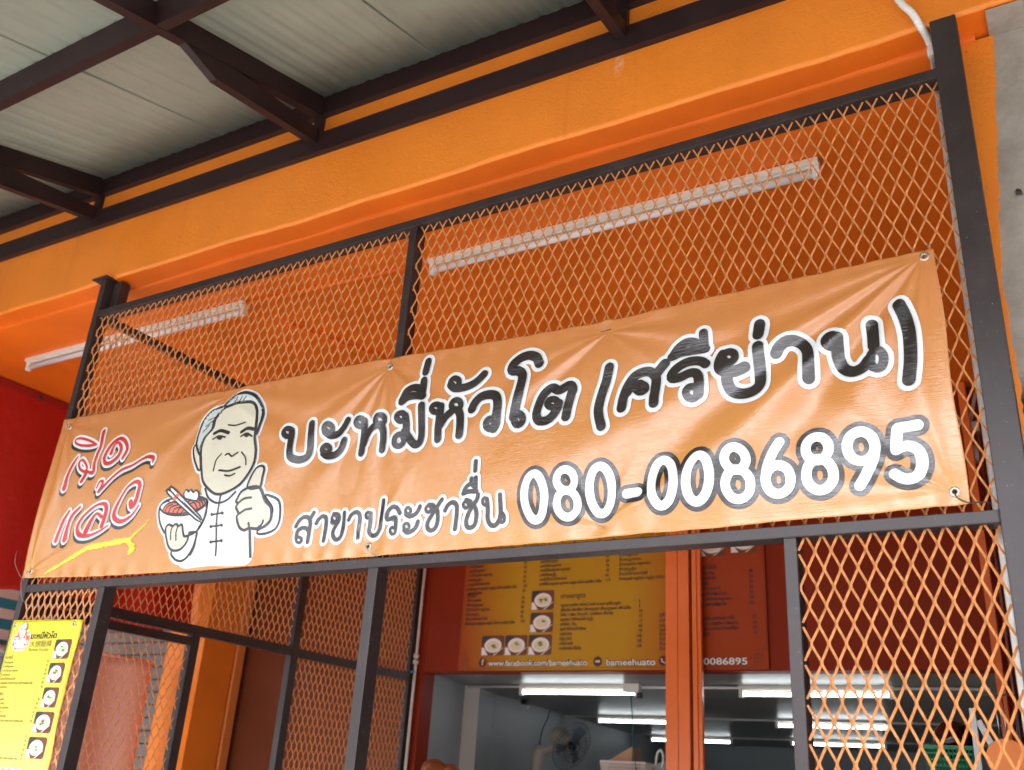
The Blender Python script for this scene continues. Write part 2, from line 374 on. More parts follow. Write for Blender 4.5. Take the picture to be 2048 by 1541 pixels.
# ---------------------------------------------------------------- mesh screens
def diamond(bm, to3, a0, a1, b0, b1, pa, pb, oa, ob, wd=.0052, dp=.0022, tilt=.0030):
    """expanded metal between a0..a1, b0..b1: zigzag strands meeting in bonds; to3(a,b,depth) gives the point"""
    hb = pb/2
    oa = oa-pa/4; pa = pa/2
    i0 = int(math.floor((a0-oa)/pa))-1; i1 = int(math.ceil((a1-oa)/pa))+1
    j0 = int(math.ceil((b0-ob)/hb)); j1 = int(math.floor((b1-ob)/hb))
    bond = pb*.05
    for i in range(i0, i1+1):
        pts = []
        for j in range(j0-1, j1+2):
            a = oa + i*pa + (pa/2 - .002)*(1 if (i+j) % 2 == 0 else -1) + .0
            b = ob + j*hb
            s = 1 if (i+j) % 2 == 0 else -1
            a += random.gauss(0, .0007)
            pts.append((a, b-bond, s*tilt)); pts.append((a, b+bond, s*tilt))
        # clip to the panel
        run = []
        def flush(run):
            if len(run) < 2: return
            rings = []
            for k, p in enumerate(run):
                q0 = run[max(k-1, 0)]; q1 = run[min(k+1, len(run)-1)]
                da, db = q1[0]-q0[0], q1[1]-q0[1]; L = math.hypot(da, db) or 1
                na, nb = db/L, -da/L
                if na < 0: na, nb = -na, -nb
                cw, sw = wd/2*.77, wd/2*.64; ct, st_ = dp/2*.77, dp/2*.64      # flat strands are turned 40 degrees out of the sheet
                rings.append([bm.verts.new(to3(p[0]+na*(cw*s1-st_*s2), p[1]+nb*(cw*s1-st_*s2), p[2]+sw*s1+ct*s2)) for s1, s2 in ((-1, -1), (1, -1), (1, 1), (-1, 1))])
            for r, q in zip(rings, rings[1:]):
                for k in range(4): bm.faces.new((r[k], r[(k+1) % 4], q[(k+1) % 4], q[k]))
            bm.faces.new(rings[0][::-1]); bm.faces.new(rings[-1])
        def cut(p, q):
            t0, t1 = 0., 1.
            for lo, hi, u, v in ((a0, a1, p[0], q[0]), (b0, b1, p[1], q[1])):
                d = v-u
                if abs(d) < 1e-9:
                    if u < lo or u > hi: return None
                else:
                    ta, tb = (lo-u)/d, (hi-u)/d
                    if ta > tb: ta, tb = tb, ta
                    t0, t1 = max(t0, ta), min(t1, tb)
            return (t0, t1) if t0 < t1 else None
        for p, q in zip(pts, pts[1:]):
            c = cut(p, q)
            if c is None: flush(run); run = []; continue
            P = [tuple(p[m]+(q[m]-p[m])*t for m in range(3)) for t in c]
            if not run or c[0] > 0: flush(run); run = [P[0]]
            run.append(P[1])
            if c[1] < 1: flush(run); run = []
        flush(run)
    return bm
fs = thing('front_mesh_screen', 'brown steel frame with orange diamond mesh closing the front of the arcade', 'mesh screen', (2.04, .03, GROUND))
D = .063
for x0, x1, z1, lab in ((.0, .040, 1.585, 'left end post of the front screen'), (4.003, 4.079, 1.585, 'broad right end post of the front screen')):
    bm = B(); box(bm, x0, x1, 0, D, GROUND, z1, .003); link('post', bm, M_steel, fs, label=lab)
for x0, x1 in ((.547, .591), (2.007, 2.050), (3.4627, 3.498)):
    bm = B(); box(bm, x0, x1, .0005, D-.0005, GROUND, -.0345, .0025); link('post', bm, M_steel, fs)
bm = B(); box(bm, 2.009, 2.0445, .0005, D-.0005, .0005, 1.3635, .0025); link('post', bm, M_steel, fs)
bm = B(); box(bm, .0405, 4.0025, 0, D, 1.364, 1.40, .0025); link('rail', bm, M_steel, fs, label='top rail of the front screen')
bm = B(); box(bm, .0405, 4.0025, 0, D, -.0335, .0, .0025); link('rail', bm, M_steel, fs, label='middle rail of the front screen')
bm = B(); box(bm, -.055, .06, -.02, .09, 1.586, 1.594, .001); link('post_plate', bm, M_steel, fs)
bm = B(); box(bm, .045, .105, .045, .10, 1.402, 1.58, .002); link('bracket', bm, M_steel, fs)
def weld(name, pts, parent, m):
    for a, b in pts:
        bm = B()
        a = Vector(a); b = Vector(b); k_ = max(3, int((b-a).length/.004))
        tube(bm, [tuple(a.lerp(b, i/k_)+Vector((random.gauss(0, .0004), random.gauss(0, .0004), random.gauss(0, .0004)))) for i in range(k_+1)], [random.uniform(.0014, .0030) for _ in range(k_+1)], 6)
        link(name, bm, m, parent)
for x0, x1 in ((.547, .591), (2.007, 2.050), (3.4627, 3.498)):
    weld('weld_bead', [((x0, .0, -.0345), (x1, .0, -.0345)), ((x1, .002, -.0345), (x1, D-.002, -.0345))], fs, M_steel)
weld('weld_bead', [((4.0028, 0, .0), (4.0028, 0, -.0335)), ((4.0028, 0, 1.364), (4.0028, 0, 1.40)), ((4.0028, .003, 1.364), (4.0028, D-.003, 1.364))], fs, M_steel)
weld('weld_bead', [((.0403, 0, .0), (.0403, 0, -.0335)), ((.0403, 0, 1.364), (.0403, 0, 1.40)), ((2.009, 0, 1.3638), (2.0445, 0, 1.3638))], fs, M_steel)
tf = lambda a, b, d: (a, .018+d, b)
for a0, a1, b0, b1 in ((.041, 2.008, .001, 1.375), (2.046, 4.001, .001, 1.375)):
    o = link('mesh_panel', diamond(B(), tf, a0, a1, b0, b1, .0445, .098, 3.942, .153), M_mesh, fs); o['kind'] = 'stuff'
for a0, a1 in ((.041, .546), (3.499, 4.001)):
    o = link('mesh_panel', diamond(B(), tf, a0, a1, GROUND+.1, -.026, .0443, .0977, 3.497, -.073, wd=.0066), M_mesh, fs); o['kind'] = 'stuff'
ss = thing('side_mesh_screen', 'brown steel frame with orange mesh running back to the shop wall on the left', 'mesh screen', (.03, 1.5, GROUND))
def sbox(y0, y1, z0, z1, name='rail', lab=None, x0=.001, x1=.045):
    bm = B(); box(bm, x0, x1, y0, y1, z0, z1, .002); return link(name, bm, M_steel, ss, label=lab)
sbox(.064, 2.99, 1.365, 1.399, lab='top rail of the side screen'); sbox(.064, 1.749, -.062, -.012, lab='middle rail of the side screen'); sbox(1.811, 2.93, -.064, -.016)
sbox(1.75, 1.81, GROUND, 1.3645, 'post'); sbox(2.931, 2.99, GROUND, 1.3645, 'post'); sbox(.99, 1.045, GROUND, -.0625, 'post', 'door jamb of the side screen')
sbox(.065, .115, GROUND, -.0625, 'post'); sbox(.1155, .9895, -.118, -.076, 'rail', x0=.006, x1=.040)
tsd = lambda a, b, d: (.02+d, a, b)
for a0, a1, b0, b1 in ((.066, 1.749, -.012, 1.366), (1.811, 2.93, -.016, 1.366), (1.811, 2.93, GROUND+.1, -.064), (.115, .99, GROUND+.2, -.06)):
    o = link('mesh_panel', diamond(B(), tsd, a0, a1, b0, b1, .0445, .098, .02, .03), M_mesh, ss); o['kind'] = 'stuff'

# ---------------------------------------------------------------- canopy
cp = thing('street_canopy', 'brown steel canopy with grey-green corrugated sheets sloping out over the pavement', 'canopy', (1.5, -.9, 1.5))
SL = .262; Z0 = 2.247
def zr(y): return Z0 + SL*y            # top of the rafters
X0, X1, YE = -4.2, 5.6, -2.55
def tz(x): return -.0165*(x-1.4)     # the wall tubes hang very slightly out of level
for nm, zt, h, lab in (('wall_tube', 2.036, .108, 'lower wall tube of the canopy'), ('wall_tube', 2.262, .120, 'upper wall tube of the canopy')):
    bm = B(); bar(bm, (X0, .007, zt-h/2+tz(X0)), (X1, .007, zt-h/2+tz(X1)), .030, h, bev=.003); link(nm, bm, M_steelc, cp, label=lab)
RX = [-3.4, -1.82, -.225, 1.382, 2.94, 4.5]
for x in RX:
    bm = B(); box(bm, x-.023, x+.023, -.006, .024, 2.037+tz(x), 2.141+tz(x)); link('stud', bm, M_steelc, cp)
    bm = B(); ya, yb = -.0085, YE; bar(bm, (x, ya, zr(ya)-.0525+tz(x)), (x, yb, zr(yb)-.0525), .042, .102, up=(0, 0, 1), bev=.002); link('rafter', bm, M_steelc, cp)
    bm = B(); p = Vector((x, -.0085, 2.022+tz(x))); q = Vector((x, -.745, 1.926)); bar(bm, p, q, .038, .076, bev=.002)
    # raked end where the brace is welded to the rafter
    for v in bm.verts:
        if v.co.y < -.6: v.co.y += (v.co.z-1.926)*-3.5
    link('brace', bm, M_steelc, cp)
for y in (-.915, -1.75, YE+.03):
    xs = [X0]+[v for x in RX for v in (x-.0225, x+.0225)]+[X1]
    for a, b in zip(xs[0::2], xs[1::2]):
        bm = B(); bar(bm, (a, y, zr(y)-.0525), (b, y, zr(y)-.0525), .046, .101, up=(0, -SL, 1), bev=.002); link('purlin', bm, M_steelc, cp)
bm = B(); box(bm, X0, X1, YE-.19, YE-.13, zr(YE)-.16, zr(YE)+.02, .01); link('unseen_fascia', bm, M_steelc, cp)  # edge board added out of view to cap the sky glare on the banner
bm = B(); bar(bm, (X0, -.01, 2.30+tz(X0)), (X1, -.01, 2.30+tz(X1)), .05, .02); link('leak_cover', bm, M_steelc, cp)  # strip added over the wall tube to stop sky light leaking through
def roof_sheet(xa, xb):
    bm = B(); n = int((xb-xa)/.0125); prof = []
    for k in range(n+1):
        x = xa + (xb-xa)*k/n; ph = ((x-xa) % .10)/.10
        h = .0060*(0.5-.5*math.cos(2*PI*ph*2)) if ph < .5 else .0016*math.sin(2*PI*ph*3)
        prof.append((x, h))
    ys = np.linspace(-.0095, YE-.12, 9); lo = []; hi = []
    for y in ys:
        lo.append([bm.verts.new((x, y, zr(y)+.0015+h+tz(x)*max(0, 1+y)+.0012*math.sin(x*9+y*7))) for x, h in prof]); hi.append([bm.verts.new((x, y, zr(y)+.03+h+tz(x)*max(0, 1+y))) for x, h in prof])
    for L, fl in ((lo, 1), (hi, 0)):
        for a, b in zip(L, L[1:]):
            for k in range(n):
                q = (a[k], a[k+1], b[k+1], b[k]); f = bm.faces.new(q if not fl else q[::-1]); f.smooth = True
    for a, b in zip(lo, lo[1:]): pass
    for r in (0, -1):
        for k in range(n): bm.faces.new((lo[r][k], lo[r][k+1], hi[r][k+1], hi[r][k]))
    for k in (0, -1):
        for i in range(len(ys)-1): bm.faces.new((lo[i][k], lo[i+1][k], hi[i+1][k], hi[i][k]))
    return bm
e = [X0, -3.21, -1.895, -.58, .735, 2.05, 3.365, 4.68, X1]
for a, b in zip(e, e[1:]): link('roof_sheet', roof_sheet(a+.0045, b-.0045), M_roof, cp)
for a in e[1:-1]:
    bm = B(); bar(bm, (a, -.03, zr(-.03)+.036), (a, YE-.1, zr(YE-.1)+.036), .05, .006); link('seam_backing', bm, M_black, cp)  # black backing added above each seam so no sky light shows through

# ---------------------------------------------------------------- banner
TOPE = np.array([(0.007, .803), (.35, .793), (1.11, .782), (1.749, .780), (1.988, .775), (2.35, .760), (2.60, .752), (2.887, .748), (2.911, .754), (2.943, .746), (3.206, .756), (3.586, .763), (3.945, .772)])
BOTE = np.array([(0.005, .031), (.5, .012), (1.168, .001), (1.882, .004), (2.356, .002), (2.874, .003), (3.148, .005), (3.431, .011), (3.711, .012), (3.945, .018)])
def vt(u): return np.interp(u, TOPE[:, 0], TOPE[:, 1])
def vb(u): return np.interp(u, BOTE[:, 0], BOTE[:, 1])
R = math.radians
# tie point, then folds: (direction deg, angular width deg, height m, reach m)
FOLDS = [((3.90, .752), [(190, 7, .006, .9), (204, 7, .013, 1.5), (220, 8, .017, 1.5), (243, 8, .007, .7), (263, 6, .008, .5)]),
         ((2.0, .74), [(197, 7, .003, .5), (214, 9, .006, .8), (238, 9, .005, .7), (262, 8, .006, .6), (281, 9, .007, .75), (312, 11, .007, .7)]),
         ((2.916, .705), [(190, 8, .004, .6), (207, 9, .007, .6), (320, 10, .004, .3), (348, 8, .005, .5)]),
         ((1.132, .755), [(190, 7, .004, .6), (215, 9, .005, .6), (250, 9, .003, .4), (325, 8, .005, .7), (347, 7, .004, .7)]),
         ((.063, .76), [(276, 7, .005, .7), (300, 9, .004, .6), (340, 9, .004, .7)]),
         ((2.0, .04), [(60, 8, .004, .3), (95, 8, .003, .3), (130, 8, .004, .35)]),
         ((2.916, .045), [(25, 8, .005, .35), (60, 8, .004, .3), (120, 8, .005, .35), (160, 8, .005, .4)]),
         ((3.909, .053), [(100, 7, .005, .4), (135, 8, .006, .5), (160, 8, .006, .6), (175, 6, .003, .7)]),
         ((.053, .06), [(18, 9, .004, .6), (84, 7, .004, .6)])]
WAVES = [(rng.uniform(1.5, 5), rng.uniform(2, 9), rng.uniform(0, 6.3), rng.uniform(.0008, .0030)) for _ in range(10)]
def disp(u, v):
    u = np.asarray(u, float); v = np.asarray(v, float)
    t = np.clip((v-vb(u))/(vt(u)-vb(u)), 0, 1)
    d = .010 + .006*np.sin(PI*t) + .0055*np.sin(PI*t)*np.sin(1.9*u+.8) + .004*np.sin(PI*t**.7)*np.sin(4.3*u+2.0)
    d = d + .009*np.exp(-((u-3.45)/.45)**2 - ((t-.30)/.30)**2) + .006*np.exp(-((u-2.35)/.35)**2 - ((t-.32)/.3)**2)
    for fu, fv, ph, am in WAVES: d = d + am*np.sin(fu*u+fv*v+ph)*np.sin(PI*np.clip(t, .05, .95))
    for (a, b), fl in FOLDS:
        du, dv = u-a, v-b; r = np.hypot(du, dv)+1e-6; th = np.degrees(np.arctan2(dv, du))
        env0 = r/(r+.09)
        for dg, wd, h, Rr in fl:
            dt = (th-dg+180) % 360-180; wr = wd*(.75+.25*np.exp(-r/.3))
            g = np.exp(-(dt/wr)**2) - .45*np.exp(-((dt-1.8*wr)/wr)**2)
            d = d + 1.2*h*g*env0*np.exp(-(r/Rr)**2)
        d = d - .006*np.exp(-(r/.05)**2)
    # small puckers along both hems
    d = d + .0022*np.exp(-((1-t)/.05)**2)*np.sin(47*u+3*np.sin(5*u)) + .0026*np.exp(-(t/.06)**2)*np.sin(58*u+4*np.sin(3.1*u))*(.3+np.sin(2.7*u)**2)
    return np.maximum(d, .004)
def BF(u, v, off=0.0):
    """points of the banner's face (lists) lifted by off metres"""
    u = np.asarray(u, float); v = np.asarray(v, float)
    return np.stack([u, -disp(u, v)-off, v], -1)
ban = thing('vinyl_banner', 'long creased orange vinyl banner tied to the front of the mesh screen', 'banner', (1.97, -.01, 0))
EYES = [(.063, .758), (2.0, .739), (3.906, .751), (.053, .058), (2.001, .041), (3.909, .053)]
nu, nv = 788, 156
us = np.linspace(0, 1, nu+1); vs_ = np.linspace(0, 1, nv+1)
UU, VV = np.meshgrid(us, vs_)
edgeL = .006 + .003*np.sin(VV*9); edgeR = 3.941 - .006*VV + .003*np.sin(VV*11)
u2 = edgeL + (edgeR-edgeL)*UU; v2 = vb(u2)+(vt(u2)-vb(u2))*VV
P = BF(u2, v2).reshape(-1, 3)
idx = np.arange((nu+1)*(nv+1)).reshape(nv+1, nu+1)
F4 = np.stack([idx[:-1, :-1], idx[:-1, 1:], idx[1:, 1:], idx[1:, :-1]], -1).reshape(-1, 4)
cen = P[F4].mean(1)
keep = np.ones(len(F4), bool)
for a, b in EYES: keep &= np.hypot(cen[:, 0]-a, cen[:, 2]-b) > .0075
F4 = F4[keep]
me = bpy.data.meshes.new('sheet'); me.from_pydata(P.tolist(), [], F4.tolist()); me.update()
sheet = link('sheet', me, M_ban, ban, smooth=True)
sm = sheet.modifiers.new('thickness', 'SOLIDIFY'); sm.thickness = .0006; sm.offset = -1
def ribbon(bm, pts, width, off, closed=False, step=.007, mi=0, cap=True):
    """flat stroke of ink on the banner; pts (u, v[, width]) in metres"""
    if closed:
        base = list(pts); n = len(base)
        ext = [base[-2], base[-1]]+base+[base[0], base[1], base[2]]
        rs = crom(ext, step); P0 = np.array(base[0]); 
        A = np.array([p[:2] for p in rs]); ds = np.hypot(*(A-P0[:2]).T)
        half = len(A)//2
        i0 = int(np.argmin(ds[:half])); i1 = half+int(np.argmin(ds[half:]))
        rs = rs[i0:i1]
    else: rs = crom(pts, step)
    A = np.array([p[:2] for p in rs]); n = len(A)
    Wd = np.array([(p[2] if len(p) > 2 else width) for p in rs]) + (width if len(pts[0]) > 2 else 0)
    if closed: tg = np.roll(A, -1, 0)-np.roll(A, 1, 0)
    else: tg = np.gradient(A, axis=0) if n > 2 else np.repeat((A[-1]-A[0])[None], n, 0)
    L = np.hypot(tg[:, 0], tg[:, 1])+1e-9; nrm = np.stack([-tg[:, 1]/L, tg[:, 0]/L], 1)
    q = 4; rows = []
    for i in range(n):
        k = np.linspace(-.5, .5, q+1)
        pp = A[i]+nrm[i]*Wd[i]*k[:, None]
        X = BF(pp[:, 0], pp[:, 1], off + 2e-6*(i % 37))
        rows.append([bm.verts.new(x) for x in X])
    rng_ = range(n) if closed else range(n-1)
    for i in rng_:
        a, b = rows[i], rows[(i+1) % n]
        for k in range(q):
            f = bm.faces.new((a[k], a[k+1], b[k+1], b[k])); f.material_index = mi; f.smooth = True
    if cap and not closed:
        for i, s in ((0, -1), (n-1, 1)):
            t = tg[i]/L[i]*s; m = 8
            arc = [A[i]+(nrm[i]*math.cos(x)*s*-1 + t*math.sin(x))*Wd[i]/2 for x in np.linspace(0, PI, m+1)]
            cc = A[i]
            X = BF([p[0] for p in arc]+[cc[0]], [p[1] for p in arc]+[cc[1]], off+7.6e-5+(2e-6 if s > 0 else 0))
            vv = [bm.verts.new(x) for x in X]
            for k in range(m):
                f = bm.faces.new((vv[k], vv[k+1], vv[-1])); f.material_index = mi; f.smooth = True
def fill(bm, pts, off, mi=0):
    """filled outline of ink on the banner, cut into 2 cm cells so that it follows the cloth"""
    pts = crom(list(pts)+[pts[0]], .012)[:-1]
    b2 = B(); vs = [b2.verts.new((p[0], p[1], 0)) for p in pts]
    for t in tessellate_polygon([[Vector((p[0], p[1], 0)) for p in pts]]):
        try: b2.faces.new([vs[i] for i in t])
        except ValueError: pass
    lo = np.min([p[:2] for p in pts], 0); hi = np.max([p[:2] for p in pts], 0)
    for ax in (0, 1):
        x = lo[ax]+.012
        while x < hi[ax]:
            no = [0, 0, 0]; no[ax] = 1; pc = [0, 0, 0]; pc[ax] = x
            bmesh.ops.bisect_plane(b2, geom=b2.verts[:]+b2.edges[:]+b2.faces[:], plane_co=pc, plane_no=no); x += .012
    X = BF([v.co.x for v in b2.verts], [v.co.y for v in b2.verts], off); b2.verts.index_update()
    nv_ = [bm.verts.new(x) for x in X]
    for f in b2.faces:
        g = bm.faces.new([nv_[v.index] for v in f.verts]); g.material_index = mi; g.smooth = True
    b2.free()
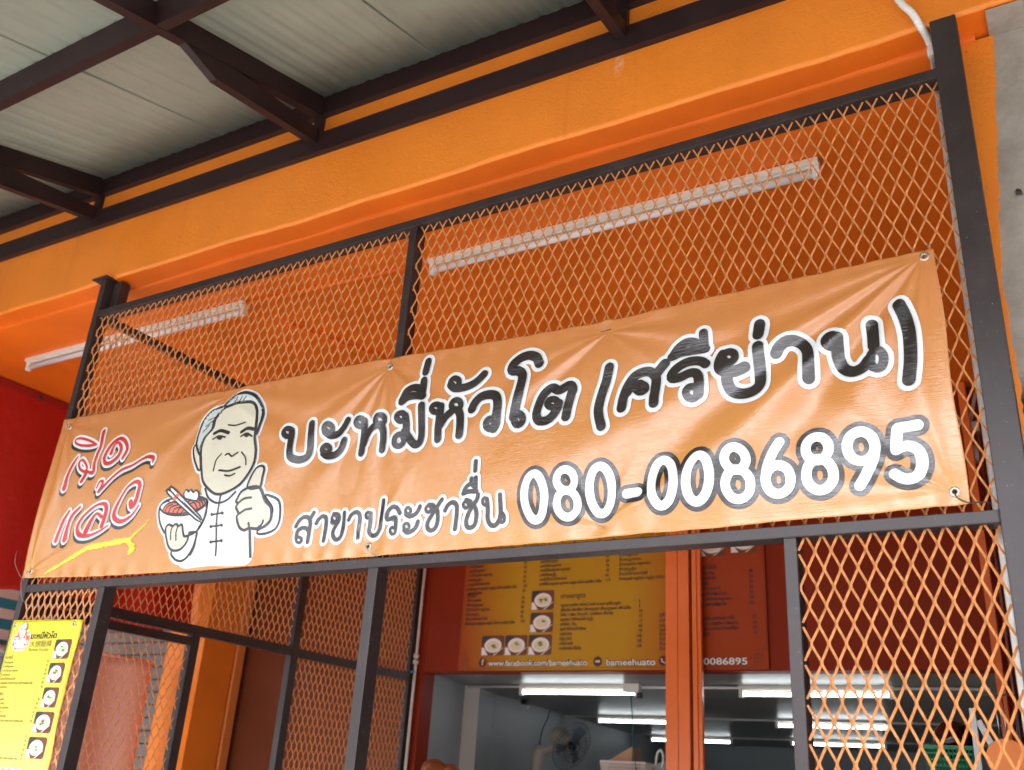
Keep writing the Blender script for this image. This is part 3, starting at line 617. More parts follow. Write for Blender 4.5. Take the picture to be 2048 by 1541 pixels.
T = {"main":[["c",[[15500,5280],[15490,5210],[15440,5150],[15360,5130],[15260,5140],[15160,5190],[15080,5260],[15040,5340],[15050,5420],[15100,5480],[15180,5500],[15280,5480],[15380,5440],[15460,5370]],31],["s",[[15460,5340],[15500,5130],[15520,4840],[15550,4490],[15640,4240],[15930,4100],[16220,4070],[16480,4160],[16570,4400],[16540,4850],[16460,5530]],31],["c",[[17560,5190],[17550,5120],[17500,5060],[17420,5040],[17330,5050],[17240,5100],[17160,5170],[17130,5250],[17140,5320],[17190,5370],[17270,5400],[17360,5380],[17450,5340],[17520,5270]],31],["s",[[17210,5110],[17450,4940],[17660,4900],[17900,4940],[18120,5140],[18290,5410]],31],["c",[[17560,4340],[17550,4270],[17510,4230],[17430,4200],[17350,4220],[17260,4260],[17200,4320],[17160,4390],[17170,4460],[17220,4500],[17290,4530],[17380,4510],[17460,4470],[17520,4410]],31],["s",[[17260,4230],[17480,4090],[17730,4060],[17970,4110],[18160,4310],[18240,4600]],31],["c",[[19130,5210],[19120,5140],[19080,5090],[19000,5070],[18920,5080],[18830,5120],[18770,5190],[18740,5260],[18750,5330],[18790,5380],[18870,5400],[18950,5390],[19040,5350],[19100,5280]],31],["s",[[19130,5250],[19170,4940],[19170,4510],[19150,4000]],31],["s",[[19220,4340],[19330,4620],[19530,4880],[19800,5010]],31],["c",[[20140,5160],[20130,5080],[20080,5020],[19990,5000],[19890,5010],[19800,5060],[19720,5140],[19690,5220],[19700,5300],[19750,5360],[19840,5380],[19940,5370],[20030,5320],[20100,5240]],31],["s",[[19940,5000],[20090,4780],[20150,4450],[20140,4010]],31],["c",[[21090,5130],[21080,5060],[21030,5010],[20960,4990],[20870,5000],[20790,5050],[20730,5110],[20700,5190],[20710,5260],[20760,5310],[20830,5330],[20920,5320],[21000,5270],[21060,5210]],31],["s",[[21080,5170],[21150,4900],[21180,4570],[21120,4350]],31],["c",[[21130,4220],[21110,4120],[21040,4050],[20960,4010],[20860,4030],[20780,4080],[20720,4170],[20710,4270],[20730,4370],[20800,4440],[20880,4480],[20980,4460],[21060,4410],[21110,4320]],31],["s",[[21110,4580],[21430,4190],[21670,3990],[21870,4030],[21940,4280],[21900,4800],[21830,5450]],31],["s",[[20840,5770],[21140,5890],[21510,5890],[21820,5830]],31],["s",[[20840,5840],[21000,6080],[21280,6240],[21550,6210],[21760,6030]],31],["s",[[21760,6490],[21770,6190],[21780,5890]],31],["s",[[21870,7240],[21800,6820]],31],["c",[[22670,5220],[22660,5150],[22620,5100],[22550,5080],[22470,5090],[22390,5130],[22330,5200],[22300,5270],[22310,5340],[22360,5390],[22430,5410],[22510,5400],[22590,5360],[22650,5290]],31],["s",[[22680,5300],[22700,4940],[22700,4490],[22730,4020]],31],["s",[[22790,4550],[22960,4840],[23220,5060]],31],["c",[[23550,5230],[23540,5150],[23490,5100],[23410,5070],[23320,5090],[23230,5130],[23160,5210],[23130,5290],[23150,5370],[23200,5430],[23280,5450],[23370,5440],[23460,5390],[23520,5320]],31],["s",[[23440,5060],[23570,4820],[23640,4370],[23650,4040]],31],["c",[[23380,6120],[23370,6050],[23330,5990],[23250,5970],[23170,5990],[23090,6030],[23030,6100],[23000,6180],[23010,6250],[23060,6300],[23130,6330],[23220,6310],[23300,6260],[23360,6200]],31],["s",[[23010,6090],[23200,5930],[23500,5880],[23880,5920],[24190,6060],[24440,6270]],31],["s",[[24060,4980],[24140,5190],[24380,5390],[24760,5420],[25040,5290],[25130,4960],[25100,4530]],35],["c",[[25070,4270],[25060,4190],[25020,4130],[24950,4110],[24870,4120],[24800,4160],[24740,4230],[24720,4320],[24730,4400],[24770,4450],[24840,4480],[24920,4470],[24990,4420],[25050,4350]],35],["s",[[25120,4780],[25100,4290],[25030,4110]],35],["s",[[26660,6290],[26540,6530],[26250,6670],[25920,6630],[25660,6460],[25570,6270],[25650,6170],[25850,6140],[26020,5970],[26020,5660],[25950,5270],[25850,4790],[25800,4430]],36],["c",[[26160,4290],[26150,4200],[26110,4140],[26040,4110],[25970,4120],[25900,4170],[25850,4250],[25820,4330],[25830,4420],[25880,4480],[25940,4510],[26020,4500],[26090,4450],[26140,4370]],36],["s",[[27820,4130],[27870,4490],[27960,4890],[28020,5120],[27920,5260],[27750,5230],[27500,5140],[27270,5270],[27090,5230],[26870,5000],[26720,4570],[26710,4300],[26840,4120],[27110,4100],[27330,4250],[27480,4490],[27520,4660]],33],["c",[[27480,4670],[27470,4610],[27410,4560],[27340,4550],[27250,4560],[27170,4600],[27110,4660],[27090,4730],[27110,4790],[27160,4840],[27240,4850],[27320,4840],[27400,4800],[27460,4740]],33],["s",[[29320,5680],[29230,5200],[29090,4750],[29000,4320],[29020,4000],[29140,3590]],33],["s",[[29810,4130],[29860,4510],[30000,4890],[30240,5200],[30560,5290],[30790,5230],[30960,5000],[30950,4630],[30920,4350],[30920,4120]],33],["s",[[30960,5110],[31100,5290],[31260,5460]],33],["c",[[30620,4710],[30610,4650],[30560,4610],[30490,4590],[30410,4600],[30340,4640],[30290,4700],[30270,4760],[30290,4820],[30340,4870],[30410,4880],[30490,4870],[30560,4830],[30610,4770]],33],["s",[[29950,4640],[30130,4840],[30420,4880]],33],["s",[[31480,5640],[31790,5730],[32150,5740],[32590,5730]],29],["s",[[31520,5680],[31710,5920],[31960,6050],[32210,6020],[32430,5870]],29],["s",[[32540,6270],[32550,5790]],29],["s",[[32600,5190],[32470,5300],[32260,5370],[31960,5360],[31650,5210],[31480,5000],[31530,4870],[31790,4870],[32060,4960],[32260,4940],[32380,4760],[32390,4400],[32370,4210]],32],["c",[[32360,4250],[32340,4170],[32280,4110],[32200,4080],[32120,4090],[32040,4140],[31990,4220],[31970,4310],[31990,4390],[32050,4460],[32120,4480],[32210,4470],[32290,4420],[32340,4340]],32],["c",[[33540,5240],[33520,5170],[33460,5120],[33380,5090],[33300,5110],[33220,5160],[33170,5230],[33150,5310],[33170,5390],[33230,5440],[33310,5460],[33390,5450],[33470,5400],[33520,5330]],35],["s",[[33150,5410],[33050,5180],[33070,4920],[33280,4790],[33560,4780],[33820,4860]],35],["s",[[33280,4720],[33270,4470],[33390,4180],[33690,4030],[34020,4040],[34240,4210],[34270,4530],[34260,5050],[34250,5460]],35],["s",[[34310,6220],[34260,5860]],35],["s",[[34770,5140],[34890,5340],[35100,5470],[35340,5450],[35550,5300],[35690,5030],[35710,4650],[35680,4160]],34],["c",[[36560,5190],[36540,5110],[36480,5050],[36410,5030],[36330,5040],[36270,5090],[36220,5170],[36210,5250],[36230,5330],[36290,5390],[36360,5410],[36440,5400],[36500,5350],[36550,5270]],34],["s",[[36550,5300],[36530,4930],[36540,4640],[36650,4350],[36890,4190],[37160,4250],[37360,4470]],34],["s",[[37500,5570],[37510,5250],[37510,4880]],34],["c",[[37740,4410],[37710,4290],[37660,4200],[37580,4160],[37500,4180],[37430,4240],[37390,4350],[37380,4480],[37410,4600],[37470,4690],[37550,4730],[37630,4710],[37690,4650],[37740,4540]],34],["s",[[38280,6030],[38390,5650],[38460,5190],[38460,4700],[38420,4200],[38330,3680]],36]],"sub":[["s",[[16490,1390],[16580,1570],[16780,1720],[17040,1680],[17150,1480],[17160,1160],[17160,750]],16],["s",[[17110,1660],[17200,1780],[17240,1870]],16],["c",[[16860,850],[16860,810],[16830,770],[16780,750],[16720,760],[16660,780],[16620,820],[16590,870],[16600,920],[16630,950],[16680,970],[16740,960],[16790,940],[16840,900]],16],["s",[[16590,950],[16600,1190],[16800,1310],[17020,1270],[17150,1130]],16],["s",[[17440,1440],[17520,1600],[17700,1700],[17860,1610],[17920,1290],[17920,750]],16],["c",[[18380,1560],[18380,1510],[18350,1470],[18310,1450],[18250,1460],[18200,1490],[18160,1530],[18140,1580],[18140,1640],[18170,1680],[18210,1700],[18260,1690],[18320,1660],[18360,1620]],16],["s",[[18200,1740],[18410,1700],[18500,1520],[18410,1310],[18310,1100],[18340,900],[18510,750],[18700,810],[18760,1100],[18750,1440],[18730,1740]],16],["s",[[18170,1460],[18240,1390],[18390,1470]],16],["s",[[19000,1450],[19100,1630],[19300,1720],[19460,1580],[19510,1220],[19510,750]],16],["c",[[19970,1540],[19960,1490],[19940,1450],[19890,1440],[19840,1440],[19790,1470],[19760,1510],[19740,1560],[19740,1610],[19770,1640],[19810,1660],[19860,1660],[19910,1630],[19950,1590]],16],["s",[[19960,1620],[20000,1250],[19990,940],[20150,780],[20350,810],[20480,1030],[20480,1570],[20470,2050]],16],["s",[[21320,1480],[21160,1690],[20940,1740],[20750,1550],[20750,1320],[20940,1320],[21120,1360],[21180,1180],[21200,940]],16],["c",[[21220,860],[21210,810],[21190,770],[21140,750],[21080,750],[21030,780],[20990,830],[20970,880],[20970,940],[21000,980],[21050,1000],[21110,990],[21160,970],[21200,920]],16],["c",[[21780,1530],[21770,1480],[21750,1450],[21700,1430],[21650,1430],[21600,1460],[21560,1500],[21550,1550],[21550,1600],[21580,1640],[21620,1660],[21670,1650],[21720,1630],[21760,1580]],16],["s",[[21580,1430],[21750,1330],[21960,1380],[22090,1500],[22150,1660]],16],["c",[[21790,970],[21790,920],[21760,880],[21720,860],[21670,860],[21620,890],[21580,930],[21560,980],[21560,1040],[21590,1070],[21630,1090],[21690,1090],[21740,1060],[21770,1020]],16],["s",[[21600,850],[21760,750],[21960,810],[22090,940],[22140,1120]],16],["c",[[22650,1510],[22640,1470],[22610,1430],[22570,1410],[22520,1420],[22470,1440],[22440,1480],[22420,1530],[22420,1580],[22450,1620],[22490,1640],[22550,1630],[22590,1610],[22630,1570]],16],["s",[[22530,1670],[22730,1640],[22800,1460],[22690,1260],[22570,1070],[22580,860],[22730,750],[22900,810],[22980,1030],[22960,1330],[22890,1490]],16],["s",[[22870,1500],[23000,1690],[23100,1800]],16],["s",[[23270,1400],[23380,1570],[23570,1650],[23750,1530],[23780,1200],[23750,710]],16],["c",[[24250,1490],[24250,1440],[24220,1400],[24180,1390],[24130,1390],[24090,1420],[24050,1460],[24040,1510],[24040,1550],[24070,1590],[24110,1610],[24160,1600],[24200,1580],[24240,1540]],16],["s",[[24150,1660],[24340,1580],[24390,1400],[24270,1180],[24200,960],[24230,770],[24380,700],[24540,780],[24600,1010],[24580,1270],[24460,1470]],16],["s",[[24460,1470],[24600,1630],[24640,1790]],16],["s",[[24010,1900],[24250,1940],[24570,1910]],16],["s",[[24020,1930],[24130,2120],[24330,2190],[24530,2010]],16],["s",[[24320,2390],[24330,2190]],16],["s",[[24500,2400],[24530,1970]],16],["s",[[24440,2990],[24450,2650]],16],["c",[[25050,1510],[25040,1460],[25010,1420],[24970,1400],[24930,1410],[24880,1440],[24850,1480],[24840,1530],[24840,1590],[24870,1630],[24910,1650],[24950,1640],[25000,1610],[25030,1570]],16],["s",[[25010,1600],[25050,1290],[25060,950],[25180,730],[25360,700],[25500,850],[25560,1070],[25530,1690]],16],["c",[[25700,920],[25700,850],[25680,800],[25640,780],[25600,780],[25560,810],[25530,870],[25510,940],[25520,1000],[25540,1050],[25580,1080],[25620,1080],[25660,1040],[25690,990]],16]],"num":[["c",[[27180,1480],[27170,1250],[27130,1050],[27060,890],[26970,790],[26860,760],[26740,810],[26640,920],[26550,1100],[26480,1310],[26450,1550],[26450,1780],[26490,1990],[26560,2150],[26660,2250],[26770,2280],[26890,2230],[26990,2110],[27080,1930],[27150,1710]],29],["c",[[28250,1910],[28220,1770],[28140,1660],[28010,1610],[27870,1630],[27740,1700],[27640,1830],[27600,1980],[27630,2130],[27710,2240],[27840,2290],[27990,2270],[28120,2190],[28210,2060]],27],["c",[[28340,1150],[28330,1010],[28270,880],[28180,800],[28070,760],[27940,770],[27820,830],[27720,930],[27650,1070],[27620,1220],[27640,1360],[27690,1490],[27790,1580],[27900,1620],[28030,1600],[28150,1540],[28250,1430],[28320,1300]],27],["c",[[29520,1480],[29510,1250],[29460,1050],[29380,900],[29280,800],[29160,780],[29040,820],[28940,940],[28850,1110],[28790,1320],[28760,1560],[28770,1790],[28820,2000],[28900,2160],[29000,2250],[29120,2280],[29240,2230],[29350,2110],[29440,1930],[29500,1710]],29],["s",[[30010,1310],[30390,1320]],30],["c",[[31560,1480],[31530,1270],[31470,1070],[31390,930],[31280,840],[31170,810],[31060,860],[30970,970],[30890,1130],[30850,1330],[30840,1560],[30870,1780],[30930,1970],[31010,2130],[31120,2220],[31230,2240],[31340,2190],[31440,2080],[31510,1910],[31550,1700]],29],["c",[[32650,1500],[32610,1290],[32540,1110],[32440,960],[32340,880],[32230,850],[32120,900],[32040,1000],[31980,1160],[31950,1360],[31960,1570],[32000,1790],[32070,1970],[32170,2120],[32280,2210],[32390,2230],[32490,2180],[32580,2070],[32630,1910],[32660,1710]],29],["c",[[33740,1980],[33700,1840],[33610,1740],[33490,1690],[33360,1700],[33240,1780],[33160,1900],[33130,2050],[33170,2190],[33260,2300],[33380,2350],[33510,2330],[33630,2250],[33710,2130]],28],["c",[[33820,1230],[33800,1090],[33730,960],[33630,880],[33510,840],[33390,850],[33270,910],[33180,1020],[33120,1150],[33100,1310],[33130,1450],[33190,1580],[33290,1670],[33410,1710],[33540,1690],[33660,1630],[33750,1520],[33810,1380]],28],["c",[[34970,1260],[34950,1120],[34880,1000],[34780,920],[34660,880],[34540,890],[34430,950],[34330,1060],[34280,1190],[34260,1330],[34290,1480],[34360,1600],[34460,1680],[34580,1720],[34700,1700],[34820,1640],[34910,1540],[34960,1400]],29],["s",[[34720,2390],[34500,2070],[34330,1710],[34250,1370]],29],["c",[[36080,2010],[36040,1870],[35950,1760],[35820,1700],[35680,1720],[35550,1800],[35470,1930],[35450,2090],[35490,2240],[35590,2350],[35720,2400],[35860,2380],[35980,2300],[36060,2160]],29],["c",[[36150,1250],[36120,1110],[36040,990],[35940,900],[35820,860],[35690,870],[35580,940],[35490,1040],[35430,1180],[35420,1330],[35450,1480],[35520,1610],[35630,1690],[35750,1730],[35880,1720],[35990,1650],[36080,1540],[36140,1400]],29],["c",[[37290,1920],[37250,1780],[37180,1670],[37080,1590],[36960,1560],[36840,1570],[36720,1630],[36630,1740],[36580,1870],[36570,2010],[36600,2150],[36670,2270],[36780,2350],[36900,2380],[37020,2370],[37140,2300],[37230,2200],[37280,2060]],29],["s",[[37280,1850],[37180,1510],[37000,1170],[36800,890]],29],["s",[[38420,2380],[38240,2370],[37920,2360]],30],["s",[[37900,2340],[37860,2090],[37820,1760]],30],["s",[[37820,1760],[37980,1820],[38160,1820],[38350,1700],[38430,1450],[38390,1180],[38250,990],[38040,940],[37860,1000],[37720,1110]],30]],"red":[["s",[[2080,5860,6],[1860,5430,16],[1640,4970,20],[1620,4380,26]],0],["s",[[2900,5070,10],[2960,5230,9],[2660,5540,9],[2410,5670,9],[2290,5500,9],[2490,5200,9],[2930,4990,12]],0],["s",[[3010,5020,16],[2930,4830,20],[2810,4580,18]],0],["s",[[3040,5020,9],[3480,4930,18],[3440,5370,17],[3520,5800,17],[3660,6230,19],[3570,6920,20]],0],["s",[[3280,6300,8],[2710,6560,10],[1960,6780,10],[1570,6770,8],[1630,6590,8],[2160,6400,10],[2800,6310,12],[3280,6300,10]],0],["s",[[4540,5720,20],[4660,6030,10],[4900,6180,10],[5200,5880,18],[5120,5530,18],[4690,5270,18],[4260,5280,16],[4100,5570,18],[4290,5950,18],[4640,6270,16],[5010,6360,16],[5430,6130,16],[5640,5750,16],[5450,5370,14]],0],["s",[[2460,3220,10],[2200,2810,18],[2080,2360,18],[1990,1880,20]],0],["s",[[3190,3330,10],[2740,2960,18],[2600,2470,18],[2580,1900,28]],0],["s",[[4990,2320,22],[5060,2840,22],[4980,3220,20],[4670,3360,12],[4140,3260,10],[3540,2850,14],[3300,2410,18],[3550,2050,20],[4170,1930,14],[4850,2070,8],[5430,2320,4]],0],["s",[[3990,2170,30],[4150,2610,22],[4430,2930,10],[4840,2740,14]],0],["s",[[6660,3220,26],[6780,3020,22],[6980,3230,22],[7050,3670,20],[7050,4000,20],[6740,4130,14],[6260,3930,10],[5920,3480,12],[5660,2930,20],[5780,2590,20],[6280,2420,16],[6860,2610,10],[7260,3030,4]],0],["s",[[4020,4160,8],[4130,4420,8],[4360,4420,12],[4360,4240,12],[4210,3950,14]],0],["s",[[4210,3950,14],[4550,4200,12],[5010,4530,10],[5580,4810,12],[6270,4930,10],[6860,5130,10],[7270,5210,14],[7650,5100,16],[7660,4900,6]],0]],"yel":[["s",[[1740,420,10],[3160,950,18],[4400,1400,22],[5740,1500,26],[6820,1570,22]],0],["s",[[6890,1530,14],[7310,1240,34],[7160,1030,24]],0],["s",[[6990,1560,18],[7380,1860,10],[7830,2120,7],[8130,2360,4]],0]],"art":[["white",0,[[11210,3430],[11510,2840],[11600,2130],[11230,1580],[11240,1000],[10990,540],[10550,400],[10920,280],[12090,310],[13470,240],[14290,340],[14150,1390],[13610,1500],[13360,2190],[13300,2810],[13590,3120],[13240,3260],[12240,2980]]],["white",8,[[14640,2750],[15020,2690],[15380,2480],[15530,2130],[15590,1670],[15440,1360],[15000,1230],[14630,1240],[14550,1360],[14990,1650],[15140,2170]]],["white",8,[[9870,890],[10080,580],[10490,440],[10830,570],[11080,880],[11190,1170],[11190,1550],[10440,1470]]],["white",8,[[8670,2810],[8770,2300],[9010,1930],[9380,1620],[9990,1480],[10640,1440],[11180,1580],[11470,1900],[11560,2280],[11550,2800],[11100,2950],[9910,2990],[9040,3030]]],["white",7,[[8700,2770],[8890,3010],[9370,3110],[10170,3110],[10970,3050],[11450,2880],[11530,2700],[11260,2510],[10680,2350],[9990,2340],[9200,2480]]],["coral",6,[[8910,2610],[9060,2870],[9460,2960],[9950,2840],[10330,2880],[10710,2950],[11160,2910],[11400,2800],[11420,2640],[11030,2500],[10460,2420],[9820,2430],[9240,2510]]],[None,5,[[9070,2580],[9160,2770],[9480,2880]]],[None,5,[[9290,2530],[9420,2750],[9810,2800]]],[None,5,[[9560,2470],[9650,2650],[9990,2690]]],[None,5,[[9820,2430],[9960,2630],[10240,2670]]],[None,5,[[10110,2430],[10220,2570],[10410,2620]]],[None,5,[[10560,2790],[10800,2800],[11010,2570]]],[None,5,[[10830,2870],[11100,2770],[11200,2570]]],[None,5,[[11070,2880],[11290,2750],[11320,2610]]],["white",6,[[10160,3070],[10070,3300],[10190,3410],[10340,3290],[10440,3400],[10630,3240],[10750,3340],[10960,3170],[10920,2890],[10510,2950]]],["white",6,[[9040,3360],[9220,3450],[11220,2130],[11120,2050]]],["white",6,[[9220,3450],[9370,3550],[11300,2190],[11220,2130]]],["coral",0,[[9410,3110],[9560,3220],[9730,3110],[9580,3000]]],["coral",0,[[9560,3240],[9680,3330],[9840,3220],[9730,3130]]],["skin",8,[[9360,1600],[9300,1890],[9460,2010],[9710,1920],[9890,2000],[10090,1890],[10270,1930],[10490,1460],[10750,1410],[10710,1170],[10400,920],[9960,900],[9630,1110]]],[None,6,[[9730,1940],[9650,1700],[9720,1360]]],[None,6,[[10050,1910],[9990,1640],[10050,1320]]],[None,7,[[11280,3350],[11580,2940],[12080,2680],[12630,2720],[13060,3040]]],[None,6,[[12260,2960],[12270,2490],[12290,1940],[12460,920],[12490,530]]],[None,6,[[11960,2200],[12540,2220]]],["black",0,[[12040,2190],[12040,2150],[12010,2130],[11960,2140],[11910,2160],[11890,2210],[11890,2250],[11920,2270],[11970,2270],[12020,2240]]],["black",0,[[12620,2210],[12620,2170],[12580,2150],[12540,2150],[12490,2180],[12470,2230],[12470,2270],[12500,2290],[12550,2280],[12600,2250]]],[None,6,[[12020,1710],[12610,1720]]],["black",0,[[12100,1700],[12090,1660],[12060,1640],[12020,1640],[11970,1670],[11950,1710],[11950,1750],[11980,1770],[12030,1770],[12070,1740]]],["black",0,[[12690,1710],[12680,1680],[12650,1650],[12600,1660],[12560,1690],[12530,1730],[12540,1770],[12570,1790],[12620,1780],[12660,1760]]],[None,6,[[12140,1090],[12720,1100]]],["black",0,[[12210,1080],[12210,1040],[12180,1020],[12130,1020],[12090,1050],[12060,1090],[12060,1130],[12100,1150],[12140,1150],[12190,1120]]],["black",0,[[12800,1090],[12790,1050],[12760,1030],[12710,1040],[12670,1060],[12650,1100],[12650,1140],[12680,1160],[12730,1160],[12770,1130]]],[None,6,[[11520,2800],[11610,2200],[11270,1610],[11230,1030],[11050,640]]],[None,8,[[14160,1370],[14380,370]]],["skin",8,[[13700,3150],[13740,3560],[13940,3950],[14220,4020],[14370,3880],[14360,3520],[14290,3120]]],["skin",9,[[13250,2740],[13430,3040],[13940,3170],[14340,3080],[14710,2540],[15060,2240],[15150,1770],[14930,1530],[14600,1440],[14110,1490],[13850,1430],[13570,1600],[13380,1980],[13440,2130],[13250,2400],[13320,2510],[13200,2650]]],[None,8,[[13380,2580],[13620,2710],[13980,2730]]],[None,8,[[13510,2120],[13770,2250],[14080,2270]]],[None,8,[[14040,1700],[14100,1590],[14080,1490]]],[None,8,[[14780,1740],[14740,1590],[14550,1470]]],["skin",8,[[10250,5450],[10070,5310],[10160,4970],[10420,4530],[10650,4230],[10780,4240],[10600,4800],[10380,5330]]],["skin",9,[[10650,4800],[10500,5260],[10580,5620],[10920,6030],[10920,6400],[11300,6880],[12030,7080],[12930,6970],[13350,6580],[13450,5900],[13490,5320],[13700,4720],[13710,4080],[13260,3370],[12540,3060],[12030,3040],[11590,3250],[11100,3660],[10870,4150]]],["hair",9,[[10210,5370],[10140,5870],[10250,6460],[10650,6880],[11240,7010],[11330,6930],[11000,6470],[10960,6060],[10620,5660],[10550,5250],[10590,4880]]],["hair",11,[[11290,7020],[11630,7310],[12080,7480],[12620,7440],[13170,7160],[13590,6650],[13730,6160],[13630,5620],[13530,5480],[13480,6010],[13290,6620],[12930,6970],[12090,7050],[11520,6980]]],[None,4,[[10390,5950],[10710,6240]]],[None,4,[[10470,6200],[10870,6410]]],[None,4,[[10550,6480],[10930,6550]]],[None,4,[[11940,7150],[12020,7340]]],[None,4,[[12190,7130],[12320,7300]]],[None,4,[[12410,7130],[12570,7260]]],[None,12,[[11100,5800],[11450,5880],[11950,5720]]],[None,12,[[12690,5660],[13010,5780],[13380,5690]]],[None,6,[[11100,5540],[11410,5640],[11810,5540]]],[None,6,[[12710,5460],[13020,5560],[13340,5390]]],["black",0,[[11650,5540],[11650,5490],[11590,5460],[11510,5450],[11420,5480],[11350,5530],[11310,5580],[11320,5630],[11370,5670],[11460,5670],[11550,5640],[11620,5600]]],["black",0,[[13170,5470],[13170,5420],[13110,5390],[13030,5380],[12950,5410],[12880,5460],[12840,5510],[12850,5560],[12910,5590],[12990,5590],[13070,5570],[13140,5520]]],[None,6,[[12060,4720],[12220,4760],[12440,4620],[12590,4680],[12740,4750]]],[None,5,[[11820,4800],[11600,4540],[11570,4080]]],[None,5,[[12950,4740],[13230,4460],[13340,4160]]],[None,7,[[11900,4070],[12460,3980],[13040,4090]]],[None,6,[[12280,3820],[12560,3760],[12820,3830]]],[None,5,[[11840,6090],[12270,6010],[12800,6070]]]]}
def m_(p): return tuple(x/10000 for x in p[:2])
def strokes(items, extra, off, mi=0, ring=1.0, shift=(0, 0)):
    bm = B()
    for k, it in enumerate(items):
        typ, pts, wd = it
        pts = [(p[0]/10000+shift[0], p[1]/10000+shift[1])+((p[2]/1000,) if len(p) > 2 else ()) for p in pts]
        wdt = (wd/1000*(ring if typ == 'c' else 1)+extra) if len(pts[0]) == 2 else extra
        ribbon(bm, pts, wdt, off+k*1.2e-6*40, closed=(typ == 'c'), mi=mi)
    return bm
# widths in mm are the ink stroke; outlines are drawn under it
def letters(key, ink, oink, extra, o1, o2, lab, ring=1.0, grow=0.0, shadow=False):
    l = link('lettering', strokes(T[key], grow, o2, ring=ring), INK[ink], ban, label=lab)
    link('outline', strokes(T[key], extra, o1, ring=ring), INK[oink], l)
    if shadow: link('shadow', strokes(T[key], extra, .0010, shift=(-.006, -.014)), INK['shadow'], l)
letters('main', 'black', 'white', .028, .0011, .0046, 'black handwritten shop name in Thai letters', ring=.74)
letters('sub', 'black', 'white', .024, .0011, .0036, 'smaller black Thai line naming the branch', ring=.72)
letters('num', 'white', 'black', .0285, .0011, .0030, 'white telephone number with black outline')
letters('red', 'red', 'white', .024, .0028, .0046, 'red brush lettering with white outline', grow=.003, shadow=True)
bm = B()
for k, (typ, pts, wd) in enumerate(T['yel']):
    pts = crom([(p[0]/10000, p[1]/10000, p[2]/1000) for p in pts], .004)
    pts = [(p[0], p[1]+random.uniform(-.002, .002), p[2]*random.uniform(.75, 1.2)) for p in pts]
    ribbon(bm, pts, 0.0, .0016+k*1e-4, step=.004)
link('brush_stroke', bm, INK['yellow'], ban, label='rough yellow brush stroke under the red lettering')
# cook emblem: fills and lines from back to front
INKS = list(INK); bm = B(); z = .0011
for fi, wd, pts in T['art']:
    pp = [m_(p) for p in pts]
    if fi == 'white' and wd == 0 or fi in ('skin', 'hair') or (fi == 'white' and wd >= 8):
        ribbon(bm, pp, .032, z, closed=True, mi=INKS.index('white'), step=.012)
z = .0021
for fi, wd, pts in T['art']:
    pp = [m_(p) for p in pts]; z += .000075
    if fi: fill(bm, pp, z, INKS.index(fi))
    if wd:
        ribbon(bm, pp, wd/1000*1.3, z+.00004, closed=bool(fi), mi=INKS.index('black'), step=.008)
link('emblem', bm, [INK[k] for k in INKS], ban, label='printed cook in a white jacket with noodle bowl and raised thumb')
# eyelets, ties
for a, b in EYES:
    c = Vector(BF([a], [b], .001)[0]); bm = B()
    lathe(bm, [(.006, .0), (.006, .0016), (.0085, .0026), (.012, .0022), (.0145, 0)], (0, 0, 0), 20, M=Matrix.Rotation(R(90), 4, 'X'))
    for v in bm.verts: v.co += c
    link('eyelet', bm, mat('brass_eyelet', (.55, .48, .38), .35, metal=.9) if 'brass_eyelet' not in bpy.data.materials else bpy.data.materials['brass_eyelet'], ban)
def wire(name, pts, r=.0012, m=None):
    bm = B(); tube(bm, [tuple(p) for p in crom(pts, .006)], r, 6); return link(name, bm, m or M_wire, ban)
wire('wire_tie', [(3.909, -.022, .052), (3.915, -.028, .03), (3.94, -.03, .015), (3.972, -.012, .018), (3.985, .01, .022)], .0018)
wire('wire_tie', [(2.001, -.02, .040), (2.02, -.025, .02), (2.045, -.012, .004), (2.05, .01, .0)], .0012, M_zinc)
wire('wire_tie', [(2.0, -.018, .74), (2.02, -.02, .765), (2.045, .0, .80)], .0010)
wire('wire_tie', [(3.906, -.02, .752), (3.92, -.022, .775), (3.945, .0, .79)], .0010)
wire('wire_tie', [(2.897, -.02, .706), (2.906, -.026, .7005), (2.918, -.027, .701), (2.934, -.02, .706)], .0013)
wire('wire_tie', [(2.90, -.024, .046), (2.912, -.03, .04), (2.93, -.024, .033)], .0012, M_zinc)
wire('wire_tie', [(.053, -.02, .058), (.04, -.03, .02), (.035, -.02, -.02), (.06, -.015, -.07), (.12, -.005, -.10), (.17, .01, -.10)], .0012, M_zinc)
wire('wire_tie', [(.03, -.015, .02), (-.01, -.02, .05), (-.06, -.025, .11), (-.07, -.02, .16)], .0012, M_zinc)
wire('wire_tie', [(1.12, -.02, .765), (1.125, -.026, .79), (1.14, -.02, .80)], .0009)
wire('wire_tie', [(.063, -.018, .757), (.05, -.02, .79), (.06, .0, .83)], .0010)

# ---------------------------------------------------------------- arcade lamps (unlit)
def batten(name, label, xa, xb, y, z, group, lit=False):
    t = thing(name, label, 'tube lamp', ((xa+xb)/2, y, z), group)
    hw = .018 if lit else .03
    bm = B(); box(bm, xa, xb, y-hw, y+hw, z-.026, z-.001, .003); box(bm, xa+.004, xb-.004, y-.011, y+.011, z-.034, z-.0262); hs_ = link('housing', bm, M_housing, t)
    for s in (xa, xb-.03):
        bm = B(); box(bm, s, s+.03, y-.014, y+.014, z-.078, z-.0263, .004); link('lamp_holder', bm, M_white, hs_)
    bm = B(); tube(bm, [(xa+.031, y, z-.056), (xb-.031, y, z-.056)], .0115 if lit else .0155, 16); link('tube', bm, M_glow if lit else M_tubeoff, t, smooth=False)
    return t
batten('tube_lamp', 'unlit white tube lamp behind the mesh, right of the centre post', 1.72, 3.53, .535, 1.567, 'unlit arcade tube lamps')
